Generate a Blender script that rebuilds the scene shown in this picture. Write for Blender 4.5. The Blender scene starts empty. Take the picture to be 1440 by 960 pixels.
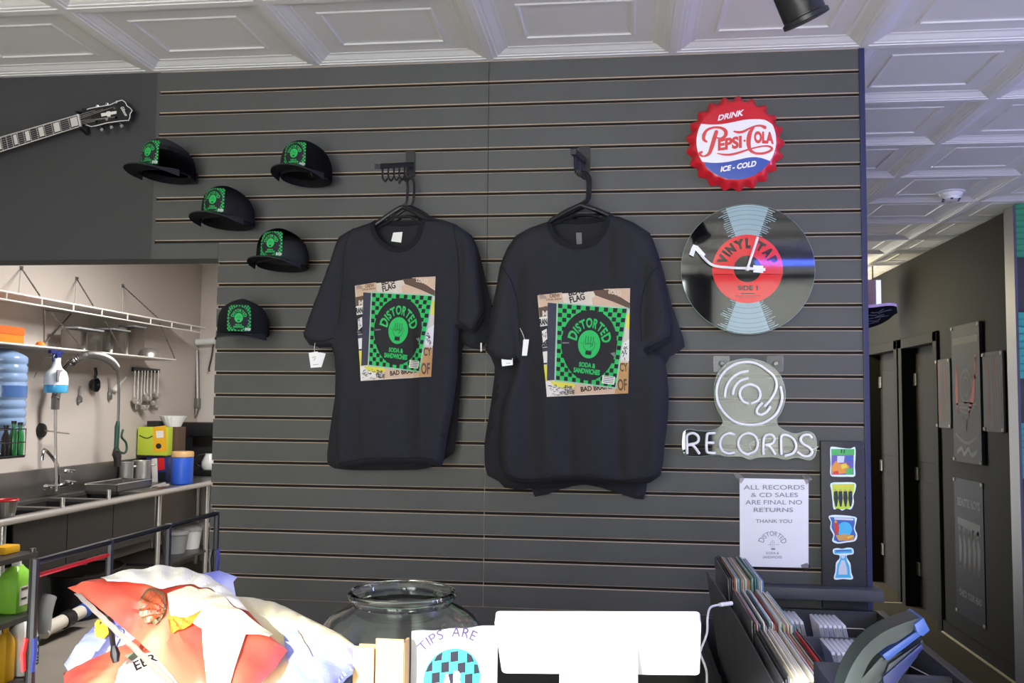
import bpy, bmesh, math, random
from mathutils import Vector, Matrix, noise
from mathutils.geometry import delaunay_2d_cdt
R = random.Random(7)
PI = math.pi
sc = bpy.context.scene
COL = sc.collection
ZC = 2.74                                    # ceiling height
# ------------------------------------------------------------------ camera
FPX, YAW, PITCH, ROLL = 1304.3, .1197, .0663, .0099
CAM = Vector((0, -3.056, 1.579))
_f = Vector((-math.sin(YAW)*math.cos(PITCH), math.cos(YAW)*math.cos(PITCH), math.sin(PITCH)))
_r = Vector((math.cos(YAW), math.sin(YAW), 0))
_u = _r.cross(_f)
CR = _r*math.cos(ROLL)+_u*math.sin(ROLL)
CU = -_r*math.sin(ROLL)+_u*math.cos(ROLL)
def ray(x, y): return CR*((x-720)/FPX)-CU*((y-480)/FPX)+_f
def U(x, y, X=None, Y=None, Z=None):
    """point of the place that the photo shows at (x, y), on a plane of known X, Y or Z"""
    d = ray(x, y)
    t = (X-CAM.x)/d.x if X is not None else (Y-CAM.y)/d.y if Y is not None else (Z-CAM.z)/d.z
    return CAM+d*t
def UP(x, y, p0, n):
    d = ray(x, y)
    return CAM+d*((p0-CAM).dot(n)/d.dot(n))
cd = bpy.data.cameras.new('camera'); cam = bpy.data.objects.new('camera', cd); COL.objects.link(cam)
m3 = Matrix((CR, CU, -_f)).transposed()
cam.matrix_world = Matrix.Translation(CAM) @ m3.to_4x4()
cd.sensor_width = 36; cd.lens = FPX/1440*36; cd.clip_start = .05
sc.camera = cam
# ------------------------------------------------------------------ materials
def lin(h):
    h = h.lstrip('#'); o = []
    for i in (0, 2, 4):
        c = int(h[i:i+2], 16)/255
        o.append(c/12.92 if c <= .04045 else ((c+.055)/1.055)**2.4)
    return (*o, 1)
MATS = {}
def mat(name, col, rough=.5, metal=0, spec=.5, coat=0, var=0, scale=20, emit=0, bump=0, bscale=200, trans=0):
    if name in MATS: return MATS[name]
    m = bpy.data.materials.new(name); m.use_nodes = True
    nt = m.node_tree; b = nt.nodes['Principled BSDF']
    c = lin(col) if isinstance(col, str) else (*col, 1)
    b.inputs['Base Color'].default_value = c
    b.inputs['Roughness'].default_value = rough; b.inputs['Metallic'].default_value = metal
    b.inputs['Specular IOR Level'].default_value = spec
    b.inputs['Coat Weight'].default_value = coat; b.inputs['Coat Roughness'].default_value = .03
    if trans: b.inputs['Transmission Weight'].default_value = trans
    if emit:
        b.inputs['Emission Color'].default_value = c; b.inputs['Emission Strength'].default_value = emit
    tc = nt.nodes.new('ShaderNodeTexCoord')
    if var:
        n = nt.nodes.new('ShaderNodeTexNoise'); n.inputs['Scale'].default_value = scale; n.inputs['Detail'].default_value = 3
        nt.links.new(tc.outputs['Object'], n.inputs['Vector'])
        mx = nt.nodes.new('ShaderNodeMix'); mx.data_type = 'RGBA'
        mx.inputs['A'].default_value = tuple(v*(1-var) for v in c[:3])+(1,)
        mx.inputs['B'].default_value = tuple(min(1, v*(1+var)) for v in c[:3])+(1,)
        nt.links.new(n.outputs['Fac'], mx.inputs['Factor']); nt.links.new(mx.outputs['Result'], b.inputs['Base Color'])
    if bump:
        n = nt.nodes.new('ShaderNodeTexNoise'); n.inputs['Scale'].default_value = bscale
        nt.links.new(tc.outputs['Object'], n.inputs['Vector'])
        bp = nt.nodes.new('ShaderNodeBump'); bp.inputs['Strength'].default_value = bump; bp.inputs['Distance'].default_value = .002
        nt.links.new(n.outputs['Fac'], bp.inputs['Height']); nt.links.new(bp.outputs['Normal'], b.inputs['Normal'])
    MATS[name] = m
    return m
def clear(name, tint, gloss=.12, rough=.02, glossmin=.0):
    """clear plastic: lets light straight through, mirrors part of it"""
    if name in MATS: return MATS[name]
    m = bpy.data.materials.new(name); m.use_nodes = True; nt = m.node_tree; nt.nodes.clear()
    o = nt.nodes.new('ShaderNodeOutputMaterial'); t = nt.nodes.new('ShaderNodeBsdfTransparent'); g = nt.nodes.new('ShaderNodeBsdfGlossy')
    t.inputs['Color'].default_value = lin(tint); g.inputs['Roughness'].default_value = rough
    lw = nt.nodes.new('ShaderNodeLayerWeight'); lw.inputs['Blend'].default_value = gloss
    ad = nt.nodes.new('ShaderNodeMath'); ad.operation = 'ADD'; ad.inputs[1].default_value = glossmin; ad.use_clamp = True
    mx = nt.nodes.new('ShaderNodeMixShader')
    nt.links.new(lw.outputs['Fresnel'], ad.inputs[0]); nt.links.new(ad.outputs[0], mx.inputs[0])
    nt.links.new(t.outputs[0], mx.inputs[1]); nt.links.new(g.outputs[0], mx.inputs[2]); nt.links.new(mx.outputs[0], o.inputs[0])
    MATS[name] = m
    return m
M = lambda n: MATS[n]
mat('slat_paint', '#4a4a49', .55, var=.12, scale=6)
mat('mdf_edge', '#bda893', .8)
mat('groove_dark', '#1b1816', .9)
mat('black_paint', '#38383a', .6, var=.1, scale=3)
mat('dark_wall', '#121210', .75, spec=.06, var=.1, scale=3)
mat('ceiling_white', '#e6e5e2', .5)
mat('white_wall', '#dad2cc', .6, var=.03, scale=2)
mat('floor_grey', '#d2cabd', .55, var=.12, scale=4)
mat('cloth_black', '#2b2b30', .95, spec=.2, var=.12, scale=40, bump=.25, bscale=900)
mat('cloth_black_rib', '#1e1e22', .95, spec=.2, bump=.3, bscale=1200)
mat('cap_black', '#303033', .9, spec=.25, bump=.3, bscale=900)
mat('cap_under', '#141417', .9, spec=.2)
mat('print_green', '#21b357', .75)
mat('print_green_dark', '#0f7a3c', .75)
mat('print_black', '#1b191e', .8)
mat('print_white', '#dedad4', .75)
mat('print_paper', '#cfc3b4', .75, var=.12, scale=60)
mat('print_beige', '#c9ab92', .75, var=.1, scale=60)
mat('print_tan', '#b98d57', .75, var=.15, scale=60)
mat('print_yellow', '#d8cf4a', .75)
mat('print_grey', '#77727a', .75)
mat('print_navy', '#2e2c40', .7)
mat('print_brown', '#5b4638', .75)
mat('print_case_edge', '#8fb9a4', .5)
mat('plastic_black', '#1a1a1c', .4)
mat('metal_black', '#242427', .38, .3)
mat('hanger_black', '#17181a', .28)
mat('steel', '#d2cfcb', .33, .8)
mat('steel_dull', '#8d8a88', .38, .9)
mat('steel_dark', '#4c4a4a', .4, .7)
mat('chrome', '#d8d8d8', .12, 1)
mat('white_plastic', '#efeff0', .4)
mat('white_paper', '#f4f4f6', .7)
mat('tag_white', '#f0f0ee', .6)
mat('ink_grey', '#8e93a0', .8)
mat('ink_dark', '#3c3f4a', .8)
mat('white_metal', '#dcd8d4', .45)
mat('door_black', '#1d1d1e', .85, spec=.08)
mat('sign_red', '#cf1f2e', .28, coat=.4)
mat('sign_white', '#f3efef', .28, coat=.4)
mat('sign_blue', '#2f4fa6', .28, coat=.4)
mat('sign_script', '#dc4a48', .3, coat=.4)
mat('vinyl_glass', '#0d0d0e', .04, spec=.7, coat=1)
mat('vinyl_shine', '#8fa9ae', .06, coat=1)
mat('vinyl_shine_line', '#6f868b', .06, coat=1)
mat('vinyl_red', '#e0242c', .06, coat=1)
mat('vinyl_ink', '#2a0d10', .06, coat=1)
mat('glass_edge', '#9fc0b8', .1)
mat('tube_white', '#fbfbfc', .35)
clear('acrylic', '#e6e8e8', .35, .02, .09)
clear('film', '#e4e2ea', .2, .2, .05)
mat('orange', '#f07d1e', .5)
mat('orange_dark', '#c9611a', .5)
mat('blue_plastic', '#2a56c0', .4)
mat('navy_plastic', '#1f2a6a', .4)
mat('sky_liquid', '#4aa9dc', .2)
mat('wood_black', '#2a2a2e', .5, var=.1, scale=10)
mat('wood_black_light', '#45464c', .45, var=.1, scale=10)
mat('case_clear', '#f4f6f7', .25, coat=.5)
mat('case_grey', '#9a9c9f', .3)
mat('kraft', '#d2a877', .8, var=.08, scale=30)
mat('wood_light', '#d9bb90', .6)
mat('red_plastic', '#c8242a', .4)
mat('green_liquid', '#8fd04a', .25)
mat('label_dark_green', '#2f4238', .6)
mat('yellow_plastic', '#e0a91c', .4)
mat('pvc', '#dcd6c8', .4)
mat('tan_lid', '#c7a06c', .5)
mat('lime', '#b7c93a', .6)
mat('phone_grey', '#394244', .4)
mat('phone_blue', '#3a5ab0', .35)
mat('phone_dark', '#23283a', .4)
mat('cable_white', '#dcdcda', .45)
mat('shade_cloth', '#c9c9c9', .9)
# ------------------------------------------------------------------ object helpers
def tag(o, label=None, cat=None, group=None, kind=None):
    if label: o['label'] = label
    if cat: o['category'] = cat
    if group: o['group'] = group
    if kind: o['kind'] = kind
    return o
def thing(name, label, cat, loc=(0, 0, 0), rz=0, group=None):
    o = bpy.data.objects.new(name, None); COL.objects.link(o)
    o.location = loc; o.rotation_euler = (0, 0, rz); o.empty_display_size = .05
    return tag(o, label, cat, group)
def obj(name, bm, m, parent=None, smooth=True, world=False):
    """one mesh object; with world=True the shape is given in world metres (the thing must not be rotated)"""
    if world and parent is not None:
        p, off = parent, Vector((0, 0, 0))
        while p is not None: off += p.location; p = p.parent
        bmesh.ops.translate(bm, verts=bm.verts, vec=-off)
    me = bpy.data.meshes.new(name); bm.to_mesh(me); bm.free()
    for x in (m if isinstance(m, (list, tuple)) else [m]): me.materials.append(M(x))
    if smooth:
        me.polygons.foreach_set('use_smooth', [True]*len(me.polygons))
        try: me.set_sharp_from_angle(angle=math.radians(38))
        except Exception: pass
    o = bpy.data.objects.new(name, me); COL.objects.link(o)
    if parent is not None: o.parent = parent
    return o
def solo(name, bm, m, label, cat, group=None, smooth=True):
    """a thing that is one mesh: its origin goes to the middle of its base"""
    xs = [v.co for v in bm.verts]
    lo = Vector([min(c[i] for c in xs) for i in range(3)]); hi = Vector([max(c[i] for c in xs) for i in range(3)])
    b = Vector(((lo.x+hi.x)/2, (lo.y+hi.y)/2, lo.z)); bmesh.ops.translate(bm, verts=bm.verts, vec=-b)
    o = obj(name, bm, m, smooth=smooth); o.location = b
    return tag(o, label, cat, group)
def struct(name, bm, m, smooth=False, parent=None):
    o = obj(name, bm, m, parent, smooth=smooth)
    if parent is None: o['kind'] = 'structure'
    return o
def dup(root, loc=None, rz=None, label=None, group=None):
    r = root.copy(); COL.objects.link(r)
    if loc is not None: r.location = loc
    if rz is not None: r.rotation_euler = (0, 0, rz)
    if label: r['label'] = label
    if group: r['group'] = group
    for ch in list(root.children):
        c = ch.copy(); COL.objects.link(c); c.parent = r
        for g in list(ch.children):
            d = g.copy(); COL.objects.link(d); d.parent = c
    return r
BM = bmesh.new
def V(*a): return Vector(a)
def box(bm, c, s, mi=0, bev=0, rot=None):
    r = bmesh.ops.create_cube(bm, size=1)['verts']
    for v in r: v.co = Vector((v.co.x*s[0], v.co.y*s[1], v.co.z*s[2]))
    fs = {f for v in r for f in v.link_faces}
    if bev:
        es = list({e for v in r for e in v.link_edges})
        nb = bmesh.ops.bevel(bm, geom=es, offset=bev, segments=2, affect='EDGES', profile=.6)
        vs = set(nb['verts']); fs = set(nb['faces'])
        st = list(vs)
        while st:
            v = st.pop()
            for e in v.link_edges:
                w = e.other_vert(v)
                if w not in vs: vs.add(w); st.append(w)
        fs = {f for v in vs for f in v.link_faces}; r = list(vs)
    for v in r:
        if rot is not None: v.co = rot @ v.co
        v.co += Vector(c)
    for f in fs: f.material_index = mi
    return bm
def bx(bm, lo, hi, mi=0, bev=0):
    return box(bm, [(a+b)/2 for a, b in zip(lo, hi)], [abs(b-a) for a, b in zip(lo, hi)], mi, bev)
def frame_of(d):
    d = d.normalized(); a = Vector((0, 0, 1)) if abs(d.z) < .9 else Vector((1, 0, 0))
    x = d.cross(a).normalized(); return x, x.cross(d).normalized()
def catmull(pts, n=6, closed=False):
    P = [Vector(p) for p in pts]; N = len(P); out = []
    for i in range(N if closed else N-1):
        g = lambda k: P[k % N] if closed else P[max(0, min(N-1, k))]
        a, b, c, d = g(i-1), g(i), g(i+1), g(i+2)
        for k in range(n):
            t = k/n
            out.append(.5*((2*b)+(c-a)*t+(2*a-5*b+4*c-d)*t*t+(3*b-a-3*c+d)*t**3))
    if not closed: out.append(P[-1])
    return out
def tube(bm, pts, r, n=8, mi=0, closed=False, caps=True):
    pts = [Vector(p) for p in pts]; N = len(pts); rings = []
    rr = r if isinstance(r, (list, tuple)) else [r]*N
    x = None
    for i, p in enumerate(pts):
        if closed: d = pts[(i+1) % N]-pts[i-1]
        else: d = pts[min(N-1, i+1)]-pts[max(0, i-1)]
        if d.length < 1e-9: d = Vector((0, 0, 1))
        d.normalize()
        if x is None: x, y = frame_of(d)
        else:
            x = (x-d*x.dot(d))
            if x.length < 1e-6: x, _ = frame_of(d)
            x.normalize(); y = x.cross(d)
        rings.append([bm.verts.new(p+(x*math.cos(2*PI*k/n)+y*math.sin(2*PI*k/n))*rr[i]) for k in range(n)])
    for i in range(N if closed else N-1):
        a, b = rings[i], rings[(i+1) % N]
        for k in range(n):
            f = bm.faces.new((a[k], a[(k+1) % n], b[(k+1) % n], b[k])); f.material_index = mi
    if caps and not closed:
        for rg in (rings[0][::-1], rings[-1]):
            f = bm.faces.new(rg); f.material_index = mi
    return bm
def rod(bm, a, b, r, n=8, mi=0): return tube(bm, [a, b], r, n, mi)
def lathe(bm, prof, c=(0, 0, 0), n=32, mi=0, axis='z', capb=True, capt=False, fn=None):
    """prof: (r, h) from bottom to top"""
    c = Vector(c); rings = []
    for r, h in prof:
        rg = []
        for k in range(n):
            t = 2*PI*k/n; q = r*(fn(t, h) if fn else 1)
            p = (q*math.cos(t), q*math.sin(t), h)
            if axis == 'y': p = (p[0], -p[2], p[1])
            elif axis == 'x': p = (p[2], p[0], p[1])
            rg.append(bm.verts.new(c+Vector(p)))
        rings.append(rg)
    for a, b in zip(rings, rings[1:]):
        for k in range(n):
            f = bm.faces.new((a[k], a[(k+1) % n], b[(k+1) % n], b[k])); f.material_index = mi
    if capb: bm.faces.new(rings[0][::-1]).material_index = mi
    if capt: bm.faces.new(rings[-1]).material_index = mi
    return bm
def prism(bm, poly, n, th, mi=0):
    """3D polygon poly thickened by th along n"""
    n = Vector(n).normalized()*th; a = [bm.verts.new(Vector(p)) for p in poly]; b = [bm.verts.new(Vector(p)+n) for p in poly]
    fs = [bm.faces.new(a), bm.faces.new(b[::-1])]
    for i in range(len(a)):
        j = (i+1) % len(a); fs.append(bm.faces.new((a[j], a[i], b[i], b[j])))
    for f in fs: f.material_index = mi
    return bm
def fixn(bm):
    bmesh.ops.recalc_face_normals(bm, faces=bm.faces); return bm
# ------------------------------------------------------------------ flat graphics
_TX = {}
def glyphs(s, bold=0.0):
    """(vertices, faces, width) of a line of text, 1 unit high letters, from x=0"""
    k = (s, bold)
    if k in _TX: return _TX[k]
    cu = bpy.data.curves.new('lettering', 'FONT'); cu.body = s; cu.size = 1; cu.offset = bold; cu.resolution_u = 4
    o = bpy.data.objects.new('lettering', cu); COL.objects.link(o)
    dg = bpy.context.evaluated_depsgraph_get(); me = o.evaluated_get(dg).to_mesh()
    vs = [(v.co.x, v.co.y) for v in me.vertices]; fs = [tuple(p.vertices) for p in me.polygons]
    o.evaluated_get(dg).to_mesh_clear()
    bpy.data.objects.remove(o); bpy.data.curves.remove(cu)
    x0 = min((v[0] for v in vs), default=0); x1 = max((v[0] for v in vs), default=1); h = .69
    vs = [((x-x0), y/h) for x, y in vs]
    _TX[k] = (vs, fs, x1-x0)
    return _TX[k]
class Art:
    """flat artwork in its own 2D coordinates: polygons and lettering in layers, put onto a surface by a function (u, v, lift) -> point"""
    def __init__(s): s.bm = bmesh.new(); s.lay = s.bm.verts.layers.float.new('lift')
    def face(s, pts, mi, l):
        vs = [s.bm.verts.new((p[0], p[1], 0)) for p in pts]
        for v in vs: v[s.lay] = l
        try: f = s.bm.faces.new(vs)
        except ValueError: return
        f.material_index = mi
    def poly(s, pts, mi, l=0):
        pts = [Vector((p[0], p[1])) for p in pts]; n = len(pts)
        if n <= 4: return s.face(pts, mi, l)
        vo, _e, fo, _a, _b, _c = delaunay_2d_cdt(pts, [(i, (i+1) % n) for i in range(n)], [], 1, 1e-7)
        for f in fo: s.face([vo[i] for i in f], mi, l)
    def ring(s, c, r0, r1, mi, l=0, a0=0, a1=2*PI, n=40, sx=1, sy=1):
        for k in range(n):
            q = [a0+(a1-a0)*(k+d)/n for d in (0, 1)]
            pp = lambda r, t: (c[0]+r*sx*math.cos(t), c[1]+r*sy*math.sin(t))
            if r0 <= 0: s.face([c, pp(r1, q[0]), pp(r1, q[1])], mi, l)
            else: s.face([pp(r0, q[0]), pp(r1, q[0]), pp(r1, q[1]), pp(r0, q[1])], mi, l)
    def stroke(s, pts, w, mi, l=0, n=6, smooth=True):
        P = catmull([(*p, 0) for p in pts], n) if smooth else [Vector((*p, 0)) for p in pts]
        N = len(P); ww = [w]*N if not isinstance(w, (list, tuple)) else None
        if ww is None:
            K = len(w)-1; ww = []
            for i in range(N):
                t = i/(N-1)*K; a = min(int(t), K-1); ww.append(w[a]+(w[a+1]-w[a])*(t-a))
        L, Rr = [], []
        for i in range(N):
            d = P[min(N-1, i+1)]-P[max(0, i-1)]
            d = d.normalized() if d.length > 1e-12 else Vector((1, 0, 0))
            q = Vector((-d.y, d.x, 0))*ww[i]/2
            L.append(P[i]+q); Rr.append(P[i]-q)
        for i in range(N-1): s.face([L[i], Rr[i], Rr[i+1], L[i+1]], mi, l)
        s.ring((P[0].x, P[0].y), 0, ww[0]/2, mi, l, n=8); s.ring((P[-1].x, P[-1].y), 0, ww[-1]/2, mi, l, n=8)
    def text(s, t, org, h, mi, l=0, w=None, ang=0, shear=0, bold=.01, center=False, fn=None):
        vs, fs, W = glyphs(t, bold); sx = h if w is None else w/W
        ca, sa = math.cos(ang), math.sin(ang); q = []
        for x, y in vs:
            a = x*sx-(W*sx/2 if center else 0)+shear*y*h; b = y*h
            p = (org[0]+a*ca-b*sa, org[1]+a*sa+b*ca)
            q.append(fn(*p) if fn else p)
        for f in fs: s.face([q[i] for i in f], mi, l)
    def arc(s, t, c, r, h, a0, a1, mi, l=0, sx=1, sy=1, bold=.01, big=None, wf=.8):
        """letters of t stood round a circle from angle a0 to a1 (degrees)"""
        n = len(t); ws = [(.5 if ch == ' ' else glyphs(ch, bold)[2]+.12)*(big or {}).get(i, 1) for i, ch in enumerate(t)]
        tot = sum(ws); span = math.radians(a1-a0)/(1-(ws[0]+ws[-1])/2/tot); run = -ws[0]/2
        for i, ch in enumerate(t):
            run += ws[i]
            if ch == ' ': continue
            A = math.radians(a0)+span*(run-ws[i]/2)/tot; hh = h*(big or {}).get(i, 1)
            vs, fs, W = glyphs(ch, bold); q = []; kx = abs(span)*r*ws[i]/tot/(W+.12)
            for x, y in vs:
                th = A-(x-W/2)*kx/r; rr = r+(y-.5)*hh
                q.append((c[0]+rr*sx*math.cos(th), c[1]+rr*sy*math.sin(th)))
            for f in fs: s.face([q[k] for k in f], mi, l)
    def done(s, fn, step=None, lift=.0004):
        bm = s.bm
        if step:
            for ax in (0, 1):
                c = [v.co[ax] for v in bm.verts]; k = math.floor(min(c)/step)+1
                while k*step < max(c):
                    co = [0, 0, 0]; no = [0, 0, 0]; co[ax] = k*step; no[ax] = 1
                    bmesh.ops.bisect_plane(bm, geom=bm.verts[:]+bm.edges[:]+bm.faces[:], plane_co=co, plane_no=no); k += 1
        for v in bm.verts: v.co = fn(v.co.x, v.co.y, v[s.lay]*lift)
        return bm
# ================================================================== the setting
# ceiling: pressed panels in a grid, the rows beside the wall cut to size
def build_ceiling():
    bm = BM()
    xl = [-1.059+.6096*i for i in range(-6, 10)]
    kitchen = lambda x, y: x < .1 and y > .1
    yl = [-5.5, -5.01, -4.4, -3.79, -3.18, -2.57, -1.96, -1.35, -.52-.22, -.52+.39-.0]
    yl = [-5.6, -4.79, -4.18, -3.57, -2.96, -2.35, -1.74, -1.13, -.52, -.005, .575, 1.185, 1.795, 2.405, 3.015, 3.625, 4.235, 4.845, 5.455, 6.065, 6.675, 7.285, 7.895]
    prof = [(0, 0), (.013, 0), (.015, .004), (.026, .005), (.029, .010), (.036, .012), (.056, .026), (.066, .028), (.069, .031), (.125, .033), (.129, .0275), (.136, .0275), (.14, .034), (.15, .036)]
    for a, b in zip(xl, xl[1:]):
        for c, d in zip(yl, yl[1:]):
            if kitchen(a, c): continue
            prev = None
            for o, h in prof:
                oy = o
                ring = [bm.verts.new((x, y, ZC+h*.62)) for x, y in ((a+o, c+oy), (b-o, c+oy), (b-o, d-oy), (a+o, d-oy))]
                if prev:
                    for k in range(4): bm.faces.new((prev[k], prev[(k+1) % 4], ring[(k+1) % 4], ring[k]))
                prev = ring
            bm.faces.new(prev)
    bx(bm, (xl[0], yl[0], ZC+.06), (xl[-1], .06, ZC+.1)); bx(bm, (.66, .06, ZC+.06), (xl[-1], yl[-1], ZC+.1))
    return struct('ceiling', bm, 'ceiling_white')
build_ceiling()
struct('ceiling_kitchen', bx(BM(), (-4.35, .1, 2.93), (.78, 5.95, 3.0)), 'ceiling_white')
bm = bx(BM(), (-4.4, -6.5, -.1), (4.6, 8.2, 0)); struct('floor', bm, 'floor_grey')
mat('carpet_dark', '#2a261b', .9, spec=.1, var=.15, scale=30)
mat('floor_kitchen_grey', '#8b847b', .5, var=.12, scale=4)
struct('floor_kitchen', bx(BM(), (-4.2, -.6, .0005), (.65, 5.75, .003)), 'floor_kitchen_grey')
struct('floor_corridor', bx(BM(), (.776, .13, .0005), (2.42, 8, .003)), 'carpet_dark')
# slatted partition
mat('trim_lit_blue', '#1b1f4a', .5)  # blue light along the partition edge is put into this colour
P = .0762; G = .0046
XL, XM, XR = -1.40, -.455, .757
def build_slats():
    bm = BM()
    def slat(x0, x1, lo, hi):
        c = .0024
        pr = [(.0, lo+c), (c, lo), (.007, lo), (.007, hi), (c, hi), (.0, hi-c)]
        a = [bm.verts.new((x0, y, z)) for y, z in pr]; b = [bm.verts.new((x1, y, z)) for y, z in pr]
        bm.faces.new(a); bm.faces.new(b[::-1])
        for i in range(6):
            j = (i+1) % 6; f = bm.faces.new((a[j], a[i], b[i], b[j])); f.material_index = 1 if i in (0, 1, 3, 4) else 0
        bx(bm, (x0+.0004, .007, lo-.004+.006), (x1-.0004, .012, hi+.004-.006), 2)
    for k in range(24):
        hi = ZC-k*P-(G if k else 0); lo = ZC-(k+1)*P+G
        if k == 23: lo = .911
        l = -1.647 if k < 8 else XL
        slat(l+(.012 if k < 8 else 0), XM-.0008, lo, hi); slat(XM+.0008, XR, lo, hi)
        if k < 8: bx(bm, (l, 0, lo-2*G), (l+.012, .012, hi), 0)
    bx(bm, (-1.647, 0, 2.071), (XL-.001, .012, ZC-8*P-G), 0)
    bx(bm, (-1.647, .012, 2.071), (XL, .016, ZC), 2)
    bx(bm, (XL, .012, .911), (XR, .016, ZC), 2)
    bx(bm, (XM-.0007, .003, .911), (XM+.0007, .012, 1.9), 1)
    bx(bm, (XL, .016, .0), (XR, .12, ZC), 0)
    bx(bm, (XL, .006, 0), (XR, .016, .911), 0)
    w = struct('wall_back', bm, ['slat_paint', 'mdf_edge', 'groove_dark'])
    struct('trim_1', bx(BM(), (XR, -.004, 0), (.775, .124, ZC), bev=.003), 'trim_lit_blue')
    return w
build_slats()
struct('wall_header', bx(BM(), (-4.2, 0, 2.071), (-1.647, .12, ZC)), 'black_paint')
struct('wall_header_back', bx(BM(), (-1.647, .016, 2.071), (XL, .12, 2.93)), 'black_paint')
struct('wall_header_top', bx(BM(), (-4.2, .06, ZC), (.772, .124, 2.93)), 'black_paint')
# kitchen shell, drawn with faint block courses
m = mat('block_wall', '#d6cdc6', .6)
nt = m.node_tree; b = nt.nodes['Principled BSDF']; br = nt.nodes.new('ShaderNodeTexBrick'); tc = nt.nodes.new('ShaderNodeTexCoord'); mp = nt.nodes.new('ShaderNodeMapping')
mp.inputs['Rotation'].default_value = (PI/2, 0, PI/2); br.inputs['Scale'].default_value = 1
br.inputs['Brick Width'].default_value = .9; br.inputs['Row Height'].default_value = .3; br.inputs['Mortar Size'].default_value = .003
br.inputs['Color1'].default_value = lin('#dbd2cb'); br.inputs['Color2'].default_value = lin('#d6cdc6'); br.inputs['Mortar'].default_value = lin('#c6bdb6')
nt.links.new(tc.outputs['Object'], mp.inputs[0]); nt.links.new(mp.outputs[0], br.inputs['Vector']); nt.links.new(br.outputs['Color'], b.inputs['Base Color'])
struct('wall_left', bx(BM(), (-4.35, -5.6, 0), (-4.2, 5.9, 2.93)), 'block_wall')
struct('wall_kitchen_back', bx(BM(), (-4.2, 5.75, 0), (.775, 5.9, 2.93)), 'white_wall')
struct('wall_divider', bx(BM(), (.65, .124, 0), (.772, 5.75, 2.93)), 'dark_wall')
# corridor
def build_corridor():
    bm = BM(); x0, x1 = 2.25, 2.42
    d = [(3.98, 4.78), (4.96, 5.80)]
    ys = [2.56, *[v for p in d for v in p], 8.0]
    for a, b in zip(ys[::2], ys[1::2]): bx(bm, (x0, a, 0), (x1, b, ZC))
    for a, b in d: bx(bm, (x0, a, 2.06), (x1, b, ZC))
    struct('wall_right', bm, 'dark_wall')
    for n, (a, b) in enumerate(d):
        bm = BM(); bx(bm, (2.335, a, 0), (2.375, b, 2.06))
        for z0 in (.25, 1.15): bx(bm, (2.329, a+.12, z0), (2.336, b-.12, z0+.75), bev=.004)
        dr = struct('door_%d' % (n+1), bm, 'door_black')
        bm = BM()
        for y0, y1, z0, z1 in ((a-.07, a+.02, 0, 2.13), (b-.02, b+.07, 0, 2.13), (a-.07, b+.07, 2.05, 2.13)): bx(bm, (2.232, y0, z0), (2.34, y1, z1), bev=.006)
        struct('door_frame', bm, 'dark_wall', parent=dr)
        for z in (.3, 1.05, 1.8):
            bm = bx(BM(), (2.318, b-.09, z-.05), (2.336, b-.02, z+.05), bev=.003); struct('hinge', bm, 'steel_dull', parent=dr)
        bm = BM(); lathe(bm, [(.012, 0), (.012, .03), (.028, .045), (.03, .06), (.02, .07)], n=16, axis='x', capt=True)
        bmesh.ops.rotate(bm, verts=bm.verts, cent=(0, 0, 0), matrix=Matrix.Rotation(PI, 3, 'Z')); bmesh.ops.translate(bm, verts=bm.verts, vec=(2.336, a+.09, .98))
        struct('door_knob', bm, 'steel_dull', parent=dr)
    bm = BM(); bx(bm, (2.238, 2.56, 0), (2.25, 3.9, .09), 0); bx(bm, (2.225, 2.67, 0), (2.238, 3.9, .012), 1)
    struct('baseboard_right', bm, ['dark_wall', 'brass_strip'])
    bm = bx(BM(), (.772, 8, 0), (2.42, 8.1, ZC)); struct('wall_corridor_end', bm, 'pale_wall')
    bm = bx(BM(), (.6, 4.86, 0), (2.25, 4.885, .004)); struct('trim_2', bm, 'brass_strip')
mat('brass_strip', '#a8a08a', .4, .5); mat('pale_wall', '#5a5860', .8, spec=.1)
build_corridor()
# striped wall past the corridor corner
def build_striped():
    bm = BM(); y = 2.55
    bx(bm, (2.25, y, 0), (4.6, y+.12, ZC), 0)
    zs = [U(1432, q, Y=y).z for q in (287, 362, 439, 532, 594, 672, 751, 830)]
    for i in (0, 2, 4, 6):
        a, b = zs[i], zs[i+1]; n = 9
        for k in range(n):
            z1 = a+(b-a)*k/n; z0 = a+(b-a)*(k+1)/n
            bx(bm, (2.238, y-.03, z0+.006), (4.6, y-.001, z1-.003), 1 if i < 2 else 2)
            bx(bm, (2.238, y-.022, z0), (4.6, y-.001, z0+.006), 1 if i < 2 else 2)
    bx(bm, (2.222, y-.033, 0), (2.2375, y+.10, ZC), 3)
    struct('wall_striped', bm, ['wood_black', 'stripe_green', 'stripe_teal', 'corner_paint'])
    struct('baseboard_striped', bx(BM(), (2.25, y-.06, 0), (4.6, y-.031, .22)), 'corner_paint')
mat('stripe_green', '#2f8f66', .55); mat('stripe_teal', '#2f9f98', .55); mat('corner_paint', '#4b4a5c', .5)
build_striped()
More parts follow.
